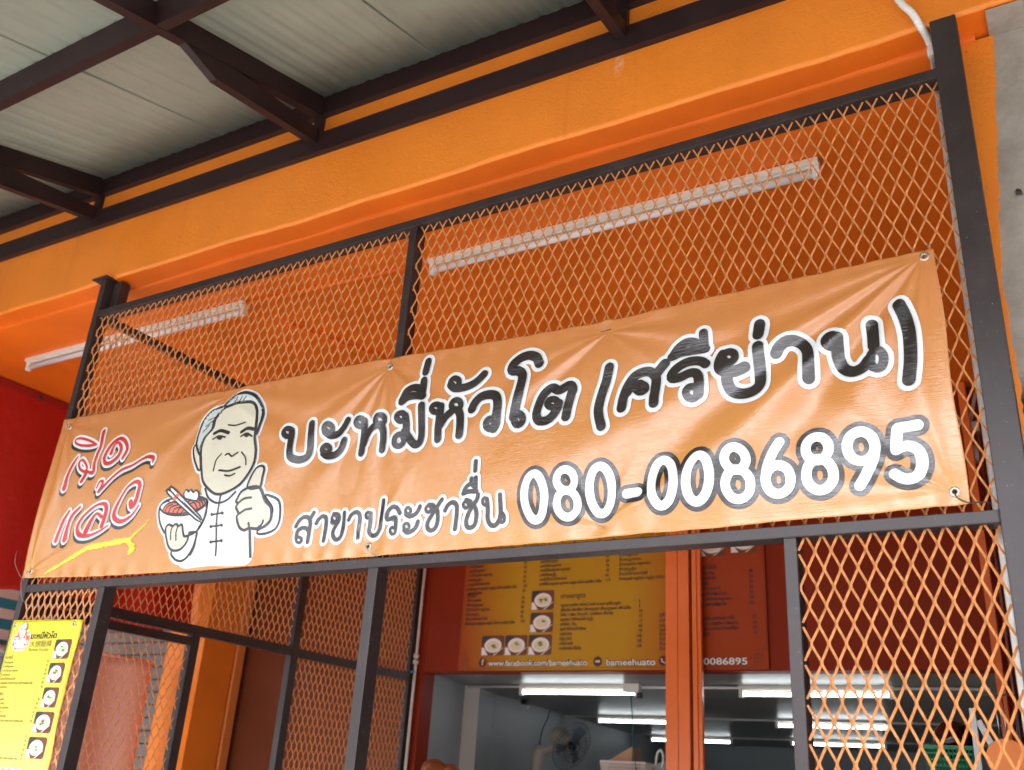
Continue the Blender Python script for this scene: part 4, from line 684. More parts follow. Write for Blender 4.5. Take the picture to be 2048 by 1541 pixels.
batten('tube_lamp', 'unlit white tube lamp reaching out past the left post', -1.30, .57, .475, 1.567, 'unlit arcade tube lamps')
# conduit between lamps, surface pipe on the ceiling
bm = B(); tube(bm, [(.572, .475, 1.556), (1.719, .53, 1.556)], .011, 10); tag(link('lamp_conduit', bm, M_soffit), 'orange painted cable pipe on the ceiling between the two unlit lamps', 'pipe')
bm = B(); bar(bm, (.62, .75, 1.553), (1.05, 1.9, 1.553), .05, .028, bev=.006); tag(link('ceiling_batten', bm, M_soffit), 'orange painted strip crossing the arcade ceiling at an angle', 'strip')

# ---------------------------------------------------------------- conduits
cd = thing('cable_conduit', 'white cable conduit bending from ribbed hose into straight pipe beside the right post', 'conduit', (3.985, .07, GROUND))
hp = crom([(3.80, -.035, 2.2), (3.86, -.03, 1.90), (3.925, -.014, 1.70), (3.958, -.008, 1.635), (3.975, .012, 1.592), (3.988, .048, 1.572), (3.993, .080, 1.560)], .0016)
bm = B(); tube(bm, [tuple(p) for p in hp], [.0108 if (i//2) % 2 else .0120 for i in range(len(hp))], 14); link('ribbed_hose', bm, M_pvc, cd)
bm = B(); tube(bm, [(3.994, .083, 1.560), (3.996, .085, 1.515)], .0150, 14); link('socket', bm, M_pvc, cd)
bm = B(); tube(bm, [(3.996, .085, 1.54), (3.994, .085, GROUND)], .0112, 14); link('straight_pipe', bm, M_pvc, cd)
me = text_mesh('print', 'CONDUIT 20', .014, ax=(0, 0, -1), ay=(1, 0, 0), org=(3.991, .0725, 1.50)); link('print', me, M_wire, cd)
wp = thing('water_pipe', 'thin white pipe with a coupling running down the corner left of the menu board', 'pipe', (.055, 2.96, GROUND))
bm = B(); tube(bm, [(.066, 2.965, 1.56), (.066, 2.965, GROUND)], .011, 12); link('pipe', bm, M_pvc, wp)
for zc in (.065, .105):
    bm = B(); tube(bm, [(.066, 2.965, zc-.014), (.066, 2.965, zc+.014)], .02, 12); link('coupling', bm, M_pvc, wp)
bm = B(); box(bm, .028, .075, 2.94, 2.952, -.012, .004, .002); link('cable_tie', bm, mat('blue_tie', (.02, .35, .55), .4), wp)
bm = B(); tube(bm, [(3.776, 2.92, 1.26), (3.776, 2.92, GROUND)], .010, 12); tag(link('steel_pipe', bm, M_alu), 'thin shiny steel pipe beside the right orange door post behind the mesh', 'pipe')
jb = thing('junction_box', 'white junction box with a bulb under it on the orange wall behind the mesh', 'junction box', (3.74, 2.96, 1.3))
bm = B(); box(bm, 3.70, 3.785, 2.94, 2.999, 1.27, 1.335, .006); link('box', bm, M_white, jb)
bm = B(); tube(bm, [(3.738, 2.985, 1.336), (3.80, 2.985, 1.56)], .011, 10); link('feed_pipe', bm, M_pvc, jb)
bm = B(); tube(bm, [(3.742, 2.965, 1.269), (3.742, 2.965, 1.20)], .02, 12); link('bulb_holder', bm, M_black, jb)
bm = B(); lathe(bm, [(.0, -.045), (.02, -.042), (.04, -.02), (.045, .005), (.035, .035), (.02, .055), (.018, .06)], (3.742, 2.965, 1.14), 18); link('bulb', bm, M_tubeoff, jb)

# ---------------------------------------------------------------- printed boards
PRN = {k: flat('ink_'+k, c, .4) for k, c in dict(dark=(.03, .015, .03), black=(.012, .01, .01), white=(.78, .77, .74), brown=(.10, .02, .008), grey=(.16, .15, .05),
       table=(.16, .045, .02), shade=(.03, .035, .03), bowl=(.80, .80, .78), noodle=(.75, .66, .45), herb=(.06, .30, .04), meat=(.28, .10, .04), stick=(.75, .70, .6), line=(.25, .18, .03)).items()}
def pd(bm, pts, y, mi):
    """one flat printed shape at depth y (x, z points)"""
    pts = [(a, b) for a, b in pts]
    f = bm.faces.new([bm.verts.new((a, y, b)) for a, b in pts]); f.material_index = mi
    f.normal_update()
    if f.normal.y > 0: f.normal_flip()
def ell(cx, cz, rx, rz, n=18): return [(cx+rx*math.cos(2*PI*k/n), cz+rz*math.sin(2*PI*k/n)) for k in range(n)]
def food(parent, x0, x1, z0, z1, y, kind=0):
    ks = list(PRN); bm = B(); ix = ks.index; w_, h_ = x1-x0, z1-z0
    r = .08*min(w_, h_)
    pd(bm, [(x0+r, z0), (x1-r, z0), (x1, z0+r), (x1, z1-r), (x1-r, z1), (x0+r, z1), (x0, z1-r), (x0, z0+r)], y, ix('table'))
    pd(bm, [(x0+.01*w_, z1-.45*h_), (x0+.38*w_, z1-.1*h_), (x0+.38*w_, z1-.01*h_), (x0+.02*w_, z1-.02*h_)], y-.0004, ix('shade'))
    pd(bm, [(x0+.02*w_, z0+.02*h_), (x0+.3*w_, z0+.02*h_), (x0+.12*w_, z0+.4*h_), (x0+.02*w_, z0+.4*h_)], y-.0004, ix('bowl'))
    cx, cz = x0+.52*w_, z0+.50*h_
    pd(bm, ell(cx, cz-.03*h_, .39*w_, .37*h_), y-.0008, ix('grey'))
    pd(bm, ell(cx, cz, .38*w_, .36*h_), y-.0012, ix('bowl')); pd(bm, ell(cx, cz-.02*h_, .28*w_, .25*h_), y-.0016, ix('noodle'))
    g = random.Random(kind)
    for k in range(5):
        a = g.uniform(0, 6.3); q = g.uniform(.02, .14)
        pd(bm, ell(cx+q*w_*math.cos(a), cz+q*h_*math.sin(a), g.uniform(.04, .11)*w_, g.uniform(.03, .07)*h_, 8), y-.002-k*.0003, ix('herb' if k > 2 else ('meat' if kind % 2 else 'noodle')))
    pd(bm, [(x0+.55*w_, z0+.01*h_), (x0+.62*w_, z0+.01*h_), (x0+.98*w_, z0+.36*h_), (x0+.98*w_, z0+.40*h_)], y-.0042, ix('stick'))
    return link('food_photo', bm, [PRN[k] for k in ks], parent)
def lines(parent, name, rows, m, y, bold=.0):
    o = None
    for x, z_, t_, sz, wd in rows:
        o = link(name, text_mesh(name, t_, sz, org=(x, y, z_), bold=bold, width=wd), m, parent)
    return o
# yellow poster at the lower left of the screen
def poster_extra(m, n, l, b, tc):
    sx = n.new('ShaderNodeSeparateXYZ'); l.new(tc.outputs['Object'], sx.inputs[0])
    mr = n.new('ShaderNodeMapRange'); mr.inputs[1].default_value = -.85; mr.inputs[2].default_value = -.2; l.new(sx.outputs['Z'], mr.inputs[0])
    r = n.new('ShaderNodeValToRGB'); r.color_ramp.elements[0].color = (.85, .66, .16, 1); r.color_ramp.elements[1].color = (.84, .73, .03, 1)
    l.new(mr.outputs[0], r.inputs[0]); l.new(r.outputs[0], b.inputs['Base Color'])
M_poster = mat('yellow_poster_vinyl', (.84, .72, .04), .3, extra=poster_extra)
po = thing('menu_poster', 'yellow vinyl menu poster with five bowl photos tied to the lower left mesh', 'poster', (.26, -.006, -.8))
YP = -.008
bm = B(); n1, n2 = 24, 36; g = []
for j in range(n2+1):
    row = []
    for i in range(n1+1):
        a, b = i/n1, j/n2; zt = -.158-.010*a; zb = -.80
        xr = .492 + .006*math.sin(b*9) ; x = .022+(xr-.022)*a; zv = zb+(zt-zb)*b
        yy = YP+.0025 + .010*max(0, (a-.93)/.07)**2*(.4+.6*math.sin(b*7+1)**2) 
        row.append(bm.verts.new((x, yy, zv)))
    g.append(row)
for j in range(n2):
    for i in range(n1): f = bm.faces.new((g[j][i], g[j][i+1], g[j+1][i+1], g[j+1][i])); f.smooth = True
o = link('sheet', bm, M_poster, po); sm = o.modifiers.new('thickness', 'SOLIDIFY'); sm.thickness = .0006; sm.offset = -1
lines(po, 'title', [(.178, -.243, 'บะหมี่หัวโต', .036, .18)], PRN['black'], YP, .0006)
lines(po, 'subtitle', [(.184, -.276, '大頭麵條', .030, .153), (.184, -.2955, 'Bamee Huato', .021, .141)], PRN['grey'], YP)
IT = [('บะหมี่หมูแดง', 45, .062), ('บะหมี่หมูกรอบ', 50, .072), ('บะหมี่หมูแดง หมูกรอบ', 60, .111), ('บะหมี่หมูตุ๋น', 60, .065), ('บะหมี่ไก่ย่างตะไคร้', 55, .106), ('บะหมี่หมูแดง หมูกรอบ หมูตุ๋น ไก่ย่าง กุนเชียง ไข่ต้ม', 105, .235), ('บะหมี่เป็ดย่าง', 50, .063)]
rows = [(.039, -.326, 'บะหมี่', .020, .048)]
for k, (s, p, wd) in enumerate(IT):
    zz_ = -.345-.0173*k; rows += [(.039, zz_, s, .0135, wd), (.334 if p < 100 else .327, zz_+.003, str(p), .0135, None)]
rows += [(.039, -.478, 'เกี๊ยว', .020, .048)]
for k, (s, p, wd) in enumerate(IT[:6]):
    zz_ = -.4975-.0173*k; rows += [(.039, zz_, s.replace('บะหมี่', 'เกี๊ยว'), .0135, wd), (.334-.0035*k if p < 100 else .313, zz_+.002, str(p), .0135, None)]
rows += [(.039, -.622, 'บะหมี่เกี๊ยว', .020, .09)]
for k, (s, p, wd) in enumerate(zip([i[0] for i in IT[:6]], (55, 65, 70, 70, 65, 115), [i[2] for i in IT[:6]])):
    zz_ = -.641-.0177*k; rows += [(.039, zz_, s.replace('บะหมี่', 'บะหมี่เกี๊ยว'), .0135, wd*1.1), (.313 if p < 100 else .308, zz_, str(p), .0135, None)]
lines(po, 'price_line', rows, PRN['dark'], YP, .0002)
lines(po, 'web_address', [(.055, -.768, 'www.facebook.com/bameehuato', .0185, .285)], PRN['white'], YP-.0008, .0003)
lines(po, 'web_address_outline', [(.055, -.768, 'www.facebook.com/bameehuato', .0185, .285)], PRN['black'], YP, .0016)
bm = B()
for seg in ([(.04, -.166), (.445, -.168)], [(.482, -.20), (.486, -.75)], [(.445, -.168), (.455, -.178), (.472, -.19), (.482, -.20)], [(.033, -.185), (.04, -.166)], [(.033, -.185), (.033, -.76)]):
    for a, b in zip(seg, seg[1:]):
        d = Vector((b[0]-a[0], b[1]-a[1])).normalized()*.0009; pd(bm, [(a[0]-d.y, a[1]+d.x), (b[0]-d.y, b[1]+d.x), (b[0]+d.y, b[1]-d.x), (a[0]+d.y, a[1]-d.x)], YP+.0006, 0)
link('border', bm, PRN['line'], po)
for k, (x0, x1, z0, z1) in enumerate(((.363, .468, -.329, -.249), (.36, .460, -.426, -.345), (.362, .459, -.523, -.444), (.346, .466, -.622, -.540), (.342, .460, -.720, -.638))):
    food(po, x0, x1, z0, z1, YP-.0002, k)
for a, b in ((.045, -.182), (.455, -.186)):
    bm = B(); lathe(bm, [(.0045, 0), (.0045, .0016), (.007, .0024), (.0105, 0)], (0, 0, 0), 16, M=Matrix.Rotation(R(90), 4, 'X'))
    for v in bm.verts: v.co += Vector((a, YP-.0005, b))
    pd(bm, ell(a, b, .005, .005, 12), YP-.0002, 1)
    link('eyelet', bm, [bpy.data.materials['brass_eyelet'], M_black], po)
# small emblem: the cook again on an orange plaque
bm = B(); ks = INKS
us_ = [p[0]/10000 for a in T['art'] for p in a[2]]; vv_ = [p[1]/10000 for a in T['art'] for p in a[2]]
ua, ub, va, vb_ = min(us_), max(us_), min(vv_), max(vv_); sc = .112/(vb_-va)
pd(bm, [(.055, -.275), (.075, -.275), (.075, -.292), (.155, -.292), (.155, -.275), (.178, -.275), (.178, -.222), (.155, -.222), (.155, -.206), (.075, -.206), (.075, -.222), (.055, -.222)], YP+.0001, ks.index('white'))
pd(bm, [(.060, -.271), (.080, -.271), (.080, -.287), (.150, -.287), (.150, -.271), (.173, -.271), (.173, -.227), (.150, -.227), (.150, -.211), (.080, -.211), (.080, -.227), (.060, -.227)], YP-.0002, ks.index('coral'))
zq = YP-.0006
for fi, wd, pts in T['art']:
    pp = [(.062+(p[0]/10000-ua)*sc*1.0, -.283+(p[1]/10000-va)*sc) for p in pts]; zq -= .00003
    if fi:
        tri = tessellate_polygon([[Vector((p[0], p[1], 0)) for p in pp]])
        for t in tri: pd(bm, [pp[i] for i in t], zq, ks.index(fi))
    if wd > 7 or (not fi and wd >= 6):
        q2 = pp+([pp[0]] if fi else [])
        for a, b in zip(q2, q2[1:]):
            d = Vector((b[0]-a[0], b[1]-a[1])); 
            if d.length < 1e-6: continue
            d = d.normalized()*.0006; zq -= .000002
            pd(bm, [(a[0]-d.y, a[1]+d.x), (b[0]-d.y, b[1]+d.x), (b[0]+d.y, b[1]-d.x), (a[0]+d.y, a[1]-d.x)], zq-.00002, ks.index('black'))
link('emblem', bm, [flat('poster_ink_'+k, tuple(INK[k].node_tree.nodes['Principled BSDF'].inputs['Base Color'].default_value)[:3], .35) for k in ks], po)

# big menu board on the shop wall
def menu_extra(m, n, l, b, tc):
    sx = n.new('ShaderNodeSeparateXYZ'); l.new(tc.outputs['Object'], sx.inputs[0])
    mp = n.new('ShaderNodeMapping'); mp.inputs['Location'].default_value = (-1.42, 0, -.62); mp.inputs['Scale'].default_value = (.95, 0, .55); mp.vector_type = 'POINT'
    va = n.new('ShaderNodeVectorMath'); va.operation = 'SUBTRACT'; va.inputs[1].default_value = (1.25, 0, .55); l.new(tc.outputs['Object'], va.inputs[0])
    vm = n.new('ShaderNodeVectorMath'); vm.operation = 'MULTIPLY'; vm.inputs[1].default_value = (1.0, 0, .55); l.new(va.outputs[0], vm.inputs[0])
    ln = n.new('ShaderNodeVectorMath'); ln.operation = 'LENGTH'; l.new(vm.outputs[0], ln.inputs[0])
    r = n.new('ShaderNodeValToRGB'); e = r.color_ramp.elements
    e[0].position = .42; e[0].color = (.50, .27, .008, 1); e[1].position = .88; e[1].color = (.34, .045, .003, 1)
    l.new(ln.outputs['Value'], r.inputs[0]); l.new(r.outputs[0], b.inputs['Base Color'])
mb = thing('menu_board', 'large yellow and orange menu board with bowl photos on the wall over the shop opening', 'menu board', (1.47, 2.99, .0))
bm = B(); box(bm, .408, 2.541, 2.981, 2.9985, .008, 1.45, .001); link('panel', bm, mat('menu_print', (.7, .4, .02), .4, spec=.3, extra=menu_extra), mb)
YM = 2.979
rows = []
for k, (s, p, wd) in enumerate((('บะหมี่หมูแดง', 45, .12), ('บะหมี่หมูกรอบ', 50, .14), ('บะหมี่หมูแดง หมูกรอบ', 60, .20), ('บะหมี่หมูตุ๋น', 60, .11), ('บะหมี่ไก่ย่างตะไคร้', 55, .18), ('บะหมี่หมูแดง หมูกรอบ หมูตุ๋น ไก่ย่าง กุนเชียง ไข่ต้ม', 105, .40), ('บะหมี่เป็ดย่าง', 50, .12))):
    zz_ = .704-.0315*k; rows += [(.44, zz_, s, .027, wd), (.885, zz_+.004, str(p), .025, None)]
    if k < 6:
        rows += [(1.012, .667-.0215*k+.04-.009*k, 'เกี๊ยว'+s[6:] if 0 else s.replace('บะหมี่', 'บะหมี่เกี๊ยว'), .027, wd*1.15), (1.50, .715-.031*k, str(p+10), .025, None)]
        rows += [(1.595, .715-.031*k, s.replace('บะหมี่', 'ข้าว'), .027, wd*1.1)]
        rows += [(.44, .466-.0315*k, s.replace('บะหมี่', 'เกี๊ยว'), .027, wd), (.88, .472-.0315*k, str(p), .025, None)]
rows += [(.44, .497, 'เกี๊ยว', .040, .08), (1.178, .462, 'เกาเหลาสูตร', .042, .185), (1.872, .322, 'เครื่องดื่ม', .042, .2), (2.145, .60, 'ของทานเล่น', .040, .10)]
for k, (s, p, wd) in enumerate((('หมูแดง กุนเชียง เครื่องใน ต้มยำ เกาเหลา ลูกชิ้น หมูสับ', 5, .43), ('เพิ่มเส้น เพิ่มเกี๊ยว เพิ่มหมูแดง เพิ่มหมูกรอบ เพิ่มไข่ต้ม', 5, .50), ('ไข่ต้ม 1 ฟอง, ข้าวเปล่า, บะหมี่หยก เกี๊ยวกุ้ง', 10, .38), ('หมูกรอบ ไก่ย่างตะไคร้ หมูตุ๋น', 15, .24), ('บะหมี่แห้ง 1 ก้อน', 15, .12), ('หมูแดง ไก่ย่างตะไคร้ สับพิเศษ', 60, .19), ('หมูกรอบ พิเศษ', 70, .09), ('หมูตุ๋น ถ้วยโต', 100, .09), ('บะหมี่เส้น โหลหนึ่ง', 100, .10), ('บะหมี่ยกหม้อ ใส่ไข่ต้ม', 120, .16))):
    rows += [(1.182, .408-.0305*k, s, .026, wd), (1.735 if p < 100 else 1.72, .416-.0305*k, str(p), .025, None), (1.872, .29-.028*min(k, 6), ('ชาดำเย็น', 'กาแฟเย็น', 'โอเลี้ยง', 'น้ำเก๊กฮวย', 'น้ำลำไย', 'น้ำเปล่า', 'น้ำแข็ง', '', '', '')[k], .026, None)]
for k, (s, wd) in enumerate((('เกี๊ยวทอด', .085), ('เกี๊ยวน้ำกุ้ง', .095), ('ลูกชิ้น', .05), ('ไก่ย่างตะไคร้', .12), ('กะหล่ำปลีผัดน้ำปลา', .165), ('กะหล่ำปลีผัดหมูกรอบ', .19), ('กะหล่ำปลีผัดกุ้ง', .16))):
    rows += [(2.145, .566-.0315*k, s, .026, wd), (2.443, .568-.0315*k, str((40, 40, 45, 50, 55, 60, 65)[k]), .025, None)]
for k, (s, wd) in enumerate((('กาแฟเย็น โอวัลตินเย็น ชาเย็น', .22), ('น้ำมะนาว กาแฟร้อน น้ำผึ้งมะนาว', .24), ('น้ำแดง เฉาก๊วย น้ำกระเจี๊ยบ', .24), ('น้ำแข็งเปล่า', .07))):
    rows += [(2.13, .294-.0305*k, s, .026, wd), (2.455, .297-.0305*k, str((25, 20, 20, 10)[k]), .025, None)]
lines(mb, 'price_line', [r for r in rows if r[2]], PRN['dark'], YM, .0006)
for nm, m_k, y, bo in (('footer', 'brown', YM, .0050), ('footer', 'white', YM-.0012, .0010)):
    lines(mb, nm if m_k == 'white' else 'footer_outline', [(.655, .036, 'www.facebook.com/bameehuato', .050, .735), (1.517, .034, 'bameehuato', .054, .33), (2.012, .034, '080-0086895', .054, .405)], PRN[m_k], y, bo)
for x, s in ((.608, 'f'), (1.46, 'LINE'), (1.90, 'T')):
    bm = B(); pd(bm, ell(x, .058, .031, .031, 20), YM, 0); o = link('round_icon', bm, PRN['brown'], mb)
    if s != 'T': me = text_mesh('icon_letter', s, .055 if s == 'f' else .016, org=(x, YM-.001, .041 if s == 'f' else .053), bold=.001, align='CENTER'); link('icon_letter', me, PRN['white'], mb)
    else:
        bm = B(); tube(bm, [(x-.012, YM-.001, .072), (x-.008, YM-.001, .055), (x+.012, YM-.001, .044)], .004, 6); link('icon_letter', bm, PRN['white'], mb)
bm = B()
def bl(a, b, t=.003):
    d = Vector((b[0]-a[0], b[1]-a[1])).normalized()*t/2; e_ = d*1.0
    pd(bm, [(a[0]-d.y-e_.x, a[1]+d.x-e_.y), (b[0]-d.y+e_.x, b[1]+d.x+e_.y), (b[0]+d.y+e_.x, b[1]-d.x-e_.y*-1), (a[0]+d.y-e_.x, a[1]-d.x-e_.y)], YM+.0006+random.uniform(-.0003, .0003), 0)
for s_, x in ((1, .415), (-1, 2.534)):
    X_ = lambda k: x+s_*k
    bl((X_(.0), 1.3), (X_(0), .119)); bl((X_(0), .119), (X_(.055), .119)); bl((X_(.055), .119), (X_(.055), .09)); bl((X_(.03), .09), (X_(.075), .09)); bl((X_(.03), .09), (X_(.03), .045)); bl((X_(.03), .045), (X_(.075), .045)); bl((X_(.075), .09), (X_(.075), .02)); bl((X_(.03), .068), (X_(.075), .068), .0022); bl((X_(.053), .09), (X_(.053), .045), .0022)
bl((.49, .02), (2.459, .02))
link('border', bm, PRN['brown'], mb)
for k, (x0, x1, z0, z1) in enumerate(((.959, 1.130, .392, .521), (.958, 1.131, .247, .375), (.954, 1.128, .102, .232), (.774, .945, .102, .232), (.589, .767, .103, .233), (2.128, 2.300, .678, .80), (2.335, 2.50, .688, .81))):
    food(mb, x0, x1, z0, z1, YM, k+11)

# ---------------------------------------------------------------- left neighbour
t = thing('red_tarpaulin', 'dark red tarpaulin hanging from the arcade ceiling at the far left', 'tarpaulin', (-1.75, 1.4, .22))
bm = B(); g = []
ny, nz = 70, 40
for j in range(nz+1):
    row = []
    for i in range(ny+1):
        y = -.9+3.4*i/ny; b = j/nz; zb = .235+.05*math.sin(y*4.2+2.6); z_ = zb+(1.562-zb)*b
        x = -1.75+.05*(1-b)*math.sin(y*6.3+b*2.2)+.02*(1-b)**2*math.sin(y*15+1)-.02*math.sin(b*3)
        row.append(bm.verts.new((x, y, z_)))
    g.append(row)
for j in range(nz):
    for i in range(ny): f = bm.faces.new((g[j][i], g[j][i+1], g[j+1][i+1], g[j+1][i])); f.smooth = True
o = link('sheet', bm, M_red, t); sm = o.modifiers.new('thickness', 'SOLIDIFY'); sm.thickness = .002
bm = B(); box(bm, -1.765, -1.735, -.9, 2.5, 1.515, 1.563, .004); link('hem_band', bm, mat('red_hem', (.32, .012, .008), .5), t)
bm = B(); tube(bm, [(-1.737, .86, 1.53), (-1.725, .86, 1.53)], .012, 10); link('rivet', bm, M_wire, t)
t = thing('roller_shutter', 'grey slatted roller shutter seen through the side mesh left of the orange pier', 'shutter', (-3.0, 2.99, GROUND))
for k in range(27):
    bm = B(); z_ = GROUND+.05+k*.10; box(bm, -5.2, -2.08, 2.955+.01*(k % 2), 2.99, z_, z_+.094, .01); link('slat', bm, mat('shutter_grey', (.20, .205, .20), .5) if k == 0 else bpy.data.materials['shutter_grey'], t)
t = thing('pink_cloth', 'pale pink cloth hanging outside the side mesh at lower left', 'cloth', (-1.9, 1.9, -1.4))
bm = B(); g = []
for j in range(25):
    row = []
    for i in range(25):
        a, b = i/24, j/24; y = 1.45+.95*a; z_ = -1.7+1.70*b
        row.append(bm.verts.new((-1.95+.03*math.sin(a*14+2*b)*(1-.5*b), y, z_)))
    g.append(row)
for j in range(24):
    for i in range(24): f = bm.faces.new((g[j][i], g[j][i+1], g[j+1][i+1], g[j+1][i])); f.smooth = True
o = link('sheet', bm, mat('pink_fabric', (.92, .50, .42), .8), t); o.modifiers.new('thickness', 'SOLIDIFY').thickness = .003
bm = B(); tube(bm, [(-1.95, 1.42, .0), (-1.95, 2.42, .0)], .012, 8); link('rod', bm, bpy.data.materials['pink_fabric'], t)
bm = B(); tube(bm, [(-1.95, 1.435, .0), (-1.95, 1.435, GROUND)], .014, 8); link('stand', bm, M_zinc, t)
t = thing('stall_parasol', 'teal and white striped stall awning at the far left edge', 'awning', (-3.2, 1.75, GROUND))
for k in range(6):
    bm = B(); box(bm, -3.3+.004*(k % 2), -3.24, 1.72, 2.35, .05+.078*k, .05+.078*k+.076); link('stripe', bm, mat('awning_teal', (.02, .22, .30), .6) if k == 0 else (bpy.data.materials['awning_teal'] if k % 2 == 0 else M_light), t)
bm = B(); tube(bm, [(-3.22, 1.2, .06), (-3.22, 2.2, .06)], .03, 10); link('pole', bm, M_white, t)
bm = B(); tube(bm, [(-3.27, 1.4, .05), (-3.27, 1.4, GROUND)], .025, 10); link('upright', bm, M_white, t)
bm = B(); box(bm, -3.35, -3.3, 1.25, 1.85, -.55, -.05, .004); tag(link('stall_sign', bm, flat('stall_sign_yellow', (.7, .45, .10), .5)), 'small faded yellow board below the striped awning at the far left', 'sign')
bm = B(); box(bm, -6.2, -6.0, -1, 2.9, GROUND, 1.5); tag(link('neighbour_wall', bm, mat('dark_neighbour_wall', (.09, .085, .08), .8)), 'dark side wall of the neighbouring shop behind the striped awning', 'wall')

# ---------------------------------------------------------------- inside the shop
K = [(.476, 1.42, 3.72, 'lit tube lamp nearest the menu board, left of the orange door posts'), (2.12, 3.075, 3.73, 'lit tube lamp nearest the menu board, right of the orange door posts'),
     (-.055, .95, 6.12, 'lit tube lamp of the middle row, left of the orange door posts'), (1.65, 2.61, 6.17, 'lit tube lamp of the middle row, right of the orange door posts'),
     (-.594, .42, 8.70, 'lit tube lamp of the farthest row, crossing behind the orange door posts'), (1.12, 2.127, 8.55, 'lit tube lamp of the farthest row, behind the right mesh panel')]
for xa, xb, y, lab in K: batten('lit_tube_lamp', lab, xa, xb, y, .0045, 'lit tube lamps inside the shop', lit=True)
for y in (3.73, 6.15, 8.6):
    bm = B(); tube(bm, [(-1.0 if y > 5 else -.0, y, -.012), (3.6, y, -.012)], .009, 8); tag(link('cable_run', bm, M_white), {3.73: 'white cable pipe on the shop ceiling along the nearest lamp row', 6.15: 'white cable pipe on the shop ceiling along the middle lamp row', 8.6: 'white cable pipe on the shop ceiling along the farthest lamp row'}[y], 'pipe', 'cable pipes on the shop ceiling')
t = thing('starter_box', 'small cream box with a black plug at the end of the nearest lit lamp', 'box', (1.40, 3.66, -.03))
bm = B(); box(bm, 1.345, 1.46, 3.62, 3.675, -.055, .003, .004); link('case', bm, M_housing, t)
bm = B(); box(bm, 1.44, 1.475, 3.63, 3.66, -.092, -.056, .004); link('plug', bm, M_black, t)
bm = B(); tube(bm, [tuple(p) for p in crom([(1.385, 3.65, -.05), (1.40, 3.66, -.2), (1.405, 3.67, -.45), (1.45, 3.68, -.62), (1.50, 3.7, -.9)], .03)], .004, 6); tag(link('pull_cord', bm, M_teal), 'thin teal cord hanging from the nearest lit lamp', 'cord')
fan = thing('wall_fan', 'beige wall fan with wire cage on the inner side wall', 'fan', (-.10, 5.05, -.45))
bm = B(); tube(bm, [(-.08, 5.0, -.62), (-.05, 5.0, -.40), (-.045, 5.0, -.345)], [.045, .055, .03], 12); link('bracket', bm, mat('fan_beige', (.55, .48, .40), .45), fan); FB = bpy.data.materials['fan_beige']
bm = B(); bar(bm, (-.05, 5.0, -.40), (.12, 4.99, -.365), .04, .04, bev=.006); link('arm', bm, FB, fan)
hd = Vector((.27, 4.98, -.345)); ax_ = Vector((.86, -.25, -.42)).normalized()
rot_ = Vector((0, 0, 1)).rotation_difference(ax_).to_matrix().to_4x4()
bm = B(); lathe(bm, [(.0, -.23), (.055, -.225), (.075, -.19), (.075, -.09), (.06, -.05), (.0, -.045)], hd, 18, M=rot_); link('motor', bm, FB, fan)
bm = B()
for k in range(36):
    a = 2*PI*k/36
    pts = [rot_ @ Vector((r*math.cos(a), r*math.sin(a), z_)) + hd for r, z_ in ((.04, .05), (.12, .048), (.19, .02), (.205, .0), (.19, -.02), (.12, -.045), (.06, -.048))]
    tube(bm, pts, .0018, 4)
for r, z_ in ((.205, 0), (.12, .048), (.04, .05), (.12, -.045)):
    ps = [rot_ @ Vector((r*math.cos(2*PI*k/24), r*math.sin(2*PI*k/24), z_)) + hd for k in range(25)]; tube(bm, ps, .003, 5)
link('cage', bm, mat('cage_grey', (.12, .14, .16), .4, metal=.4), fan)
for k in range(3):
    bm = B(); a0 = 2*PI*k/3
    q = [rot_ @ Vector((r*math.cos(a0+d), r*math.sin(a0+d), z_)) + hd for r, d, z_ in ((.03, 0, .012), (.17, .15, .02), (.18, .7, -.004), (.11, .95, -.018), (.03, .8, -.012))]
    f = bm.faces.new([bm.verts.new(p) for p in q]); bmesh.ops.solidify(bm, geom=[f], thickness=.003); link('blade', bm, mat('blade_blue', (.16, .22, .28), .3) if k == 0 else bpy.data.materials['blade_blue'], fan)
bm = B(); lathe(bm, [(0, .03), (.03, .028), (.034, .0), (.03, -.03), (0, -.03)], hd, 14, M=rot_); link('hub', bm, M_black, fan)
bm = B(); tube(bm, [tuple(p) for p in crom([(-.045, 4.99, -.36), (-.02, 4.99, -.22), (.03, 4.99, -.12), (.04, 5.0, -.05)], .02)], .005, 6); link('cord', bm, M_black, fan)
t = thing('camera_bracket', 'small dark ceiling bracket beside the inner wall above the fan', 'bracket', (-.05, 4.75, -.03))
bm = B(); box(bm, -.10, -.04, 4.73, 4.79, -.04, .003, .006); link('base', bm, M_black, t)
bm = B(); lathe(bm, [(0, -.03), (.02, -.027), (.028, -.01), (.028, .02), (0, .02)], (-.04, 4.745, -.06), 14, M=Matrix.Scale(.7, 4)); link('lens_ball', bm, M_alu, t)
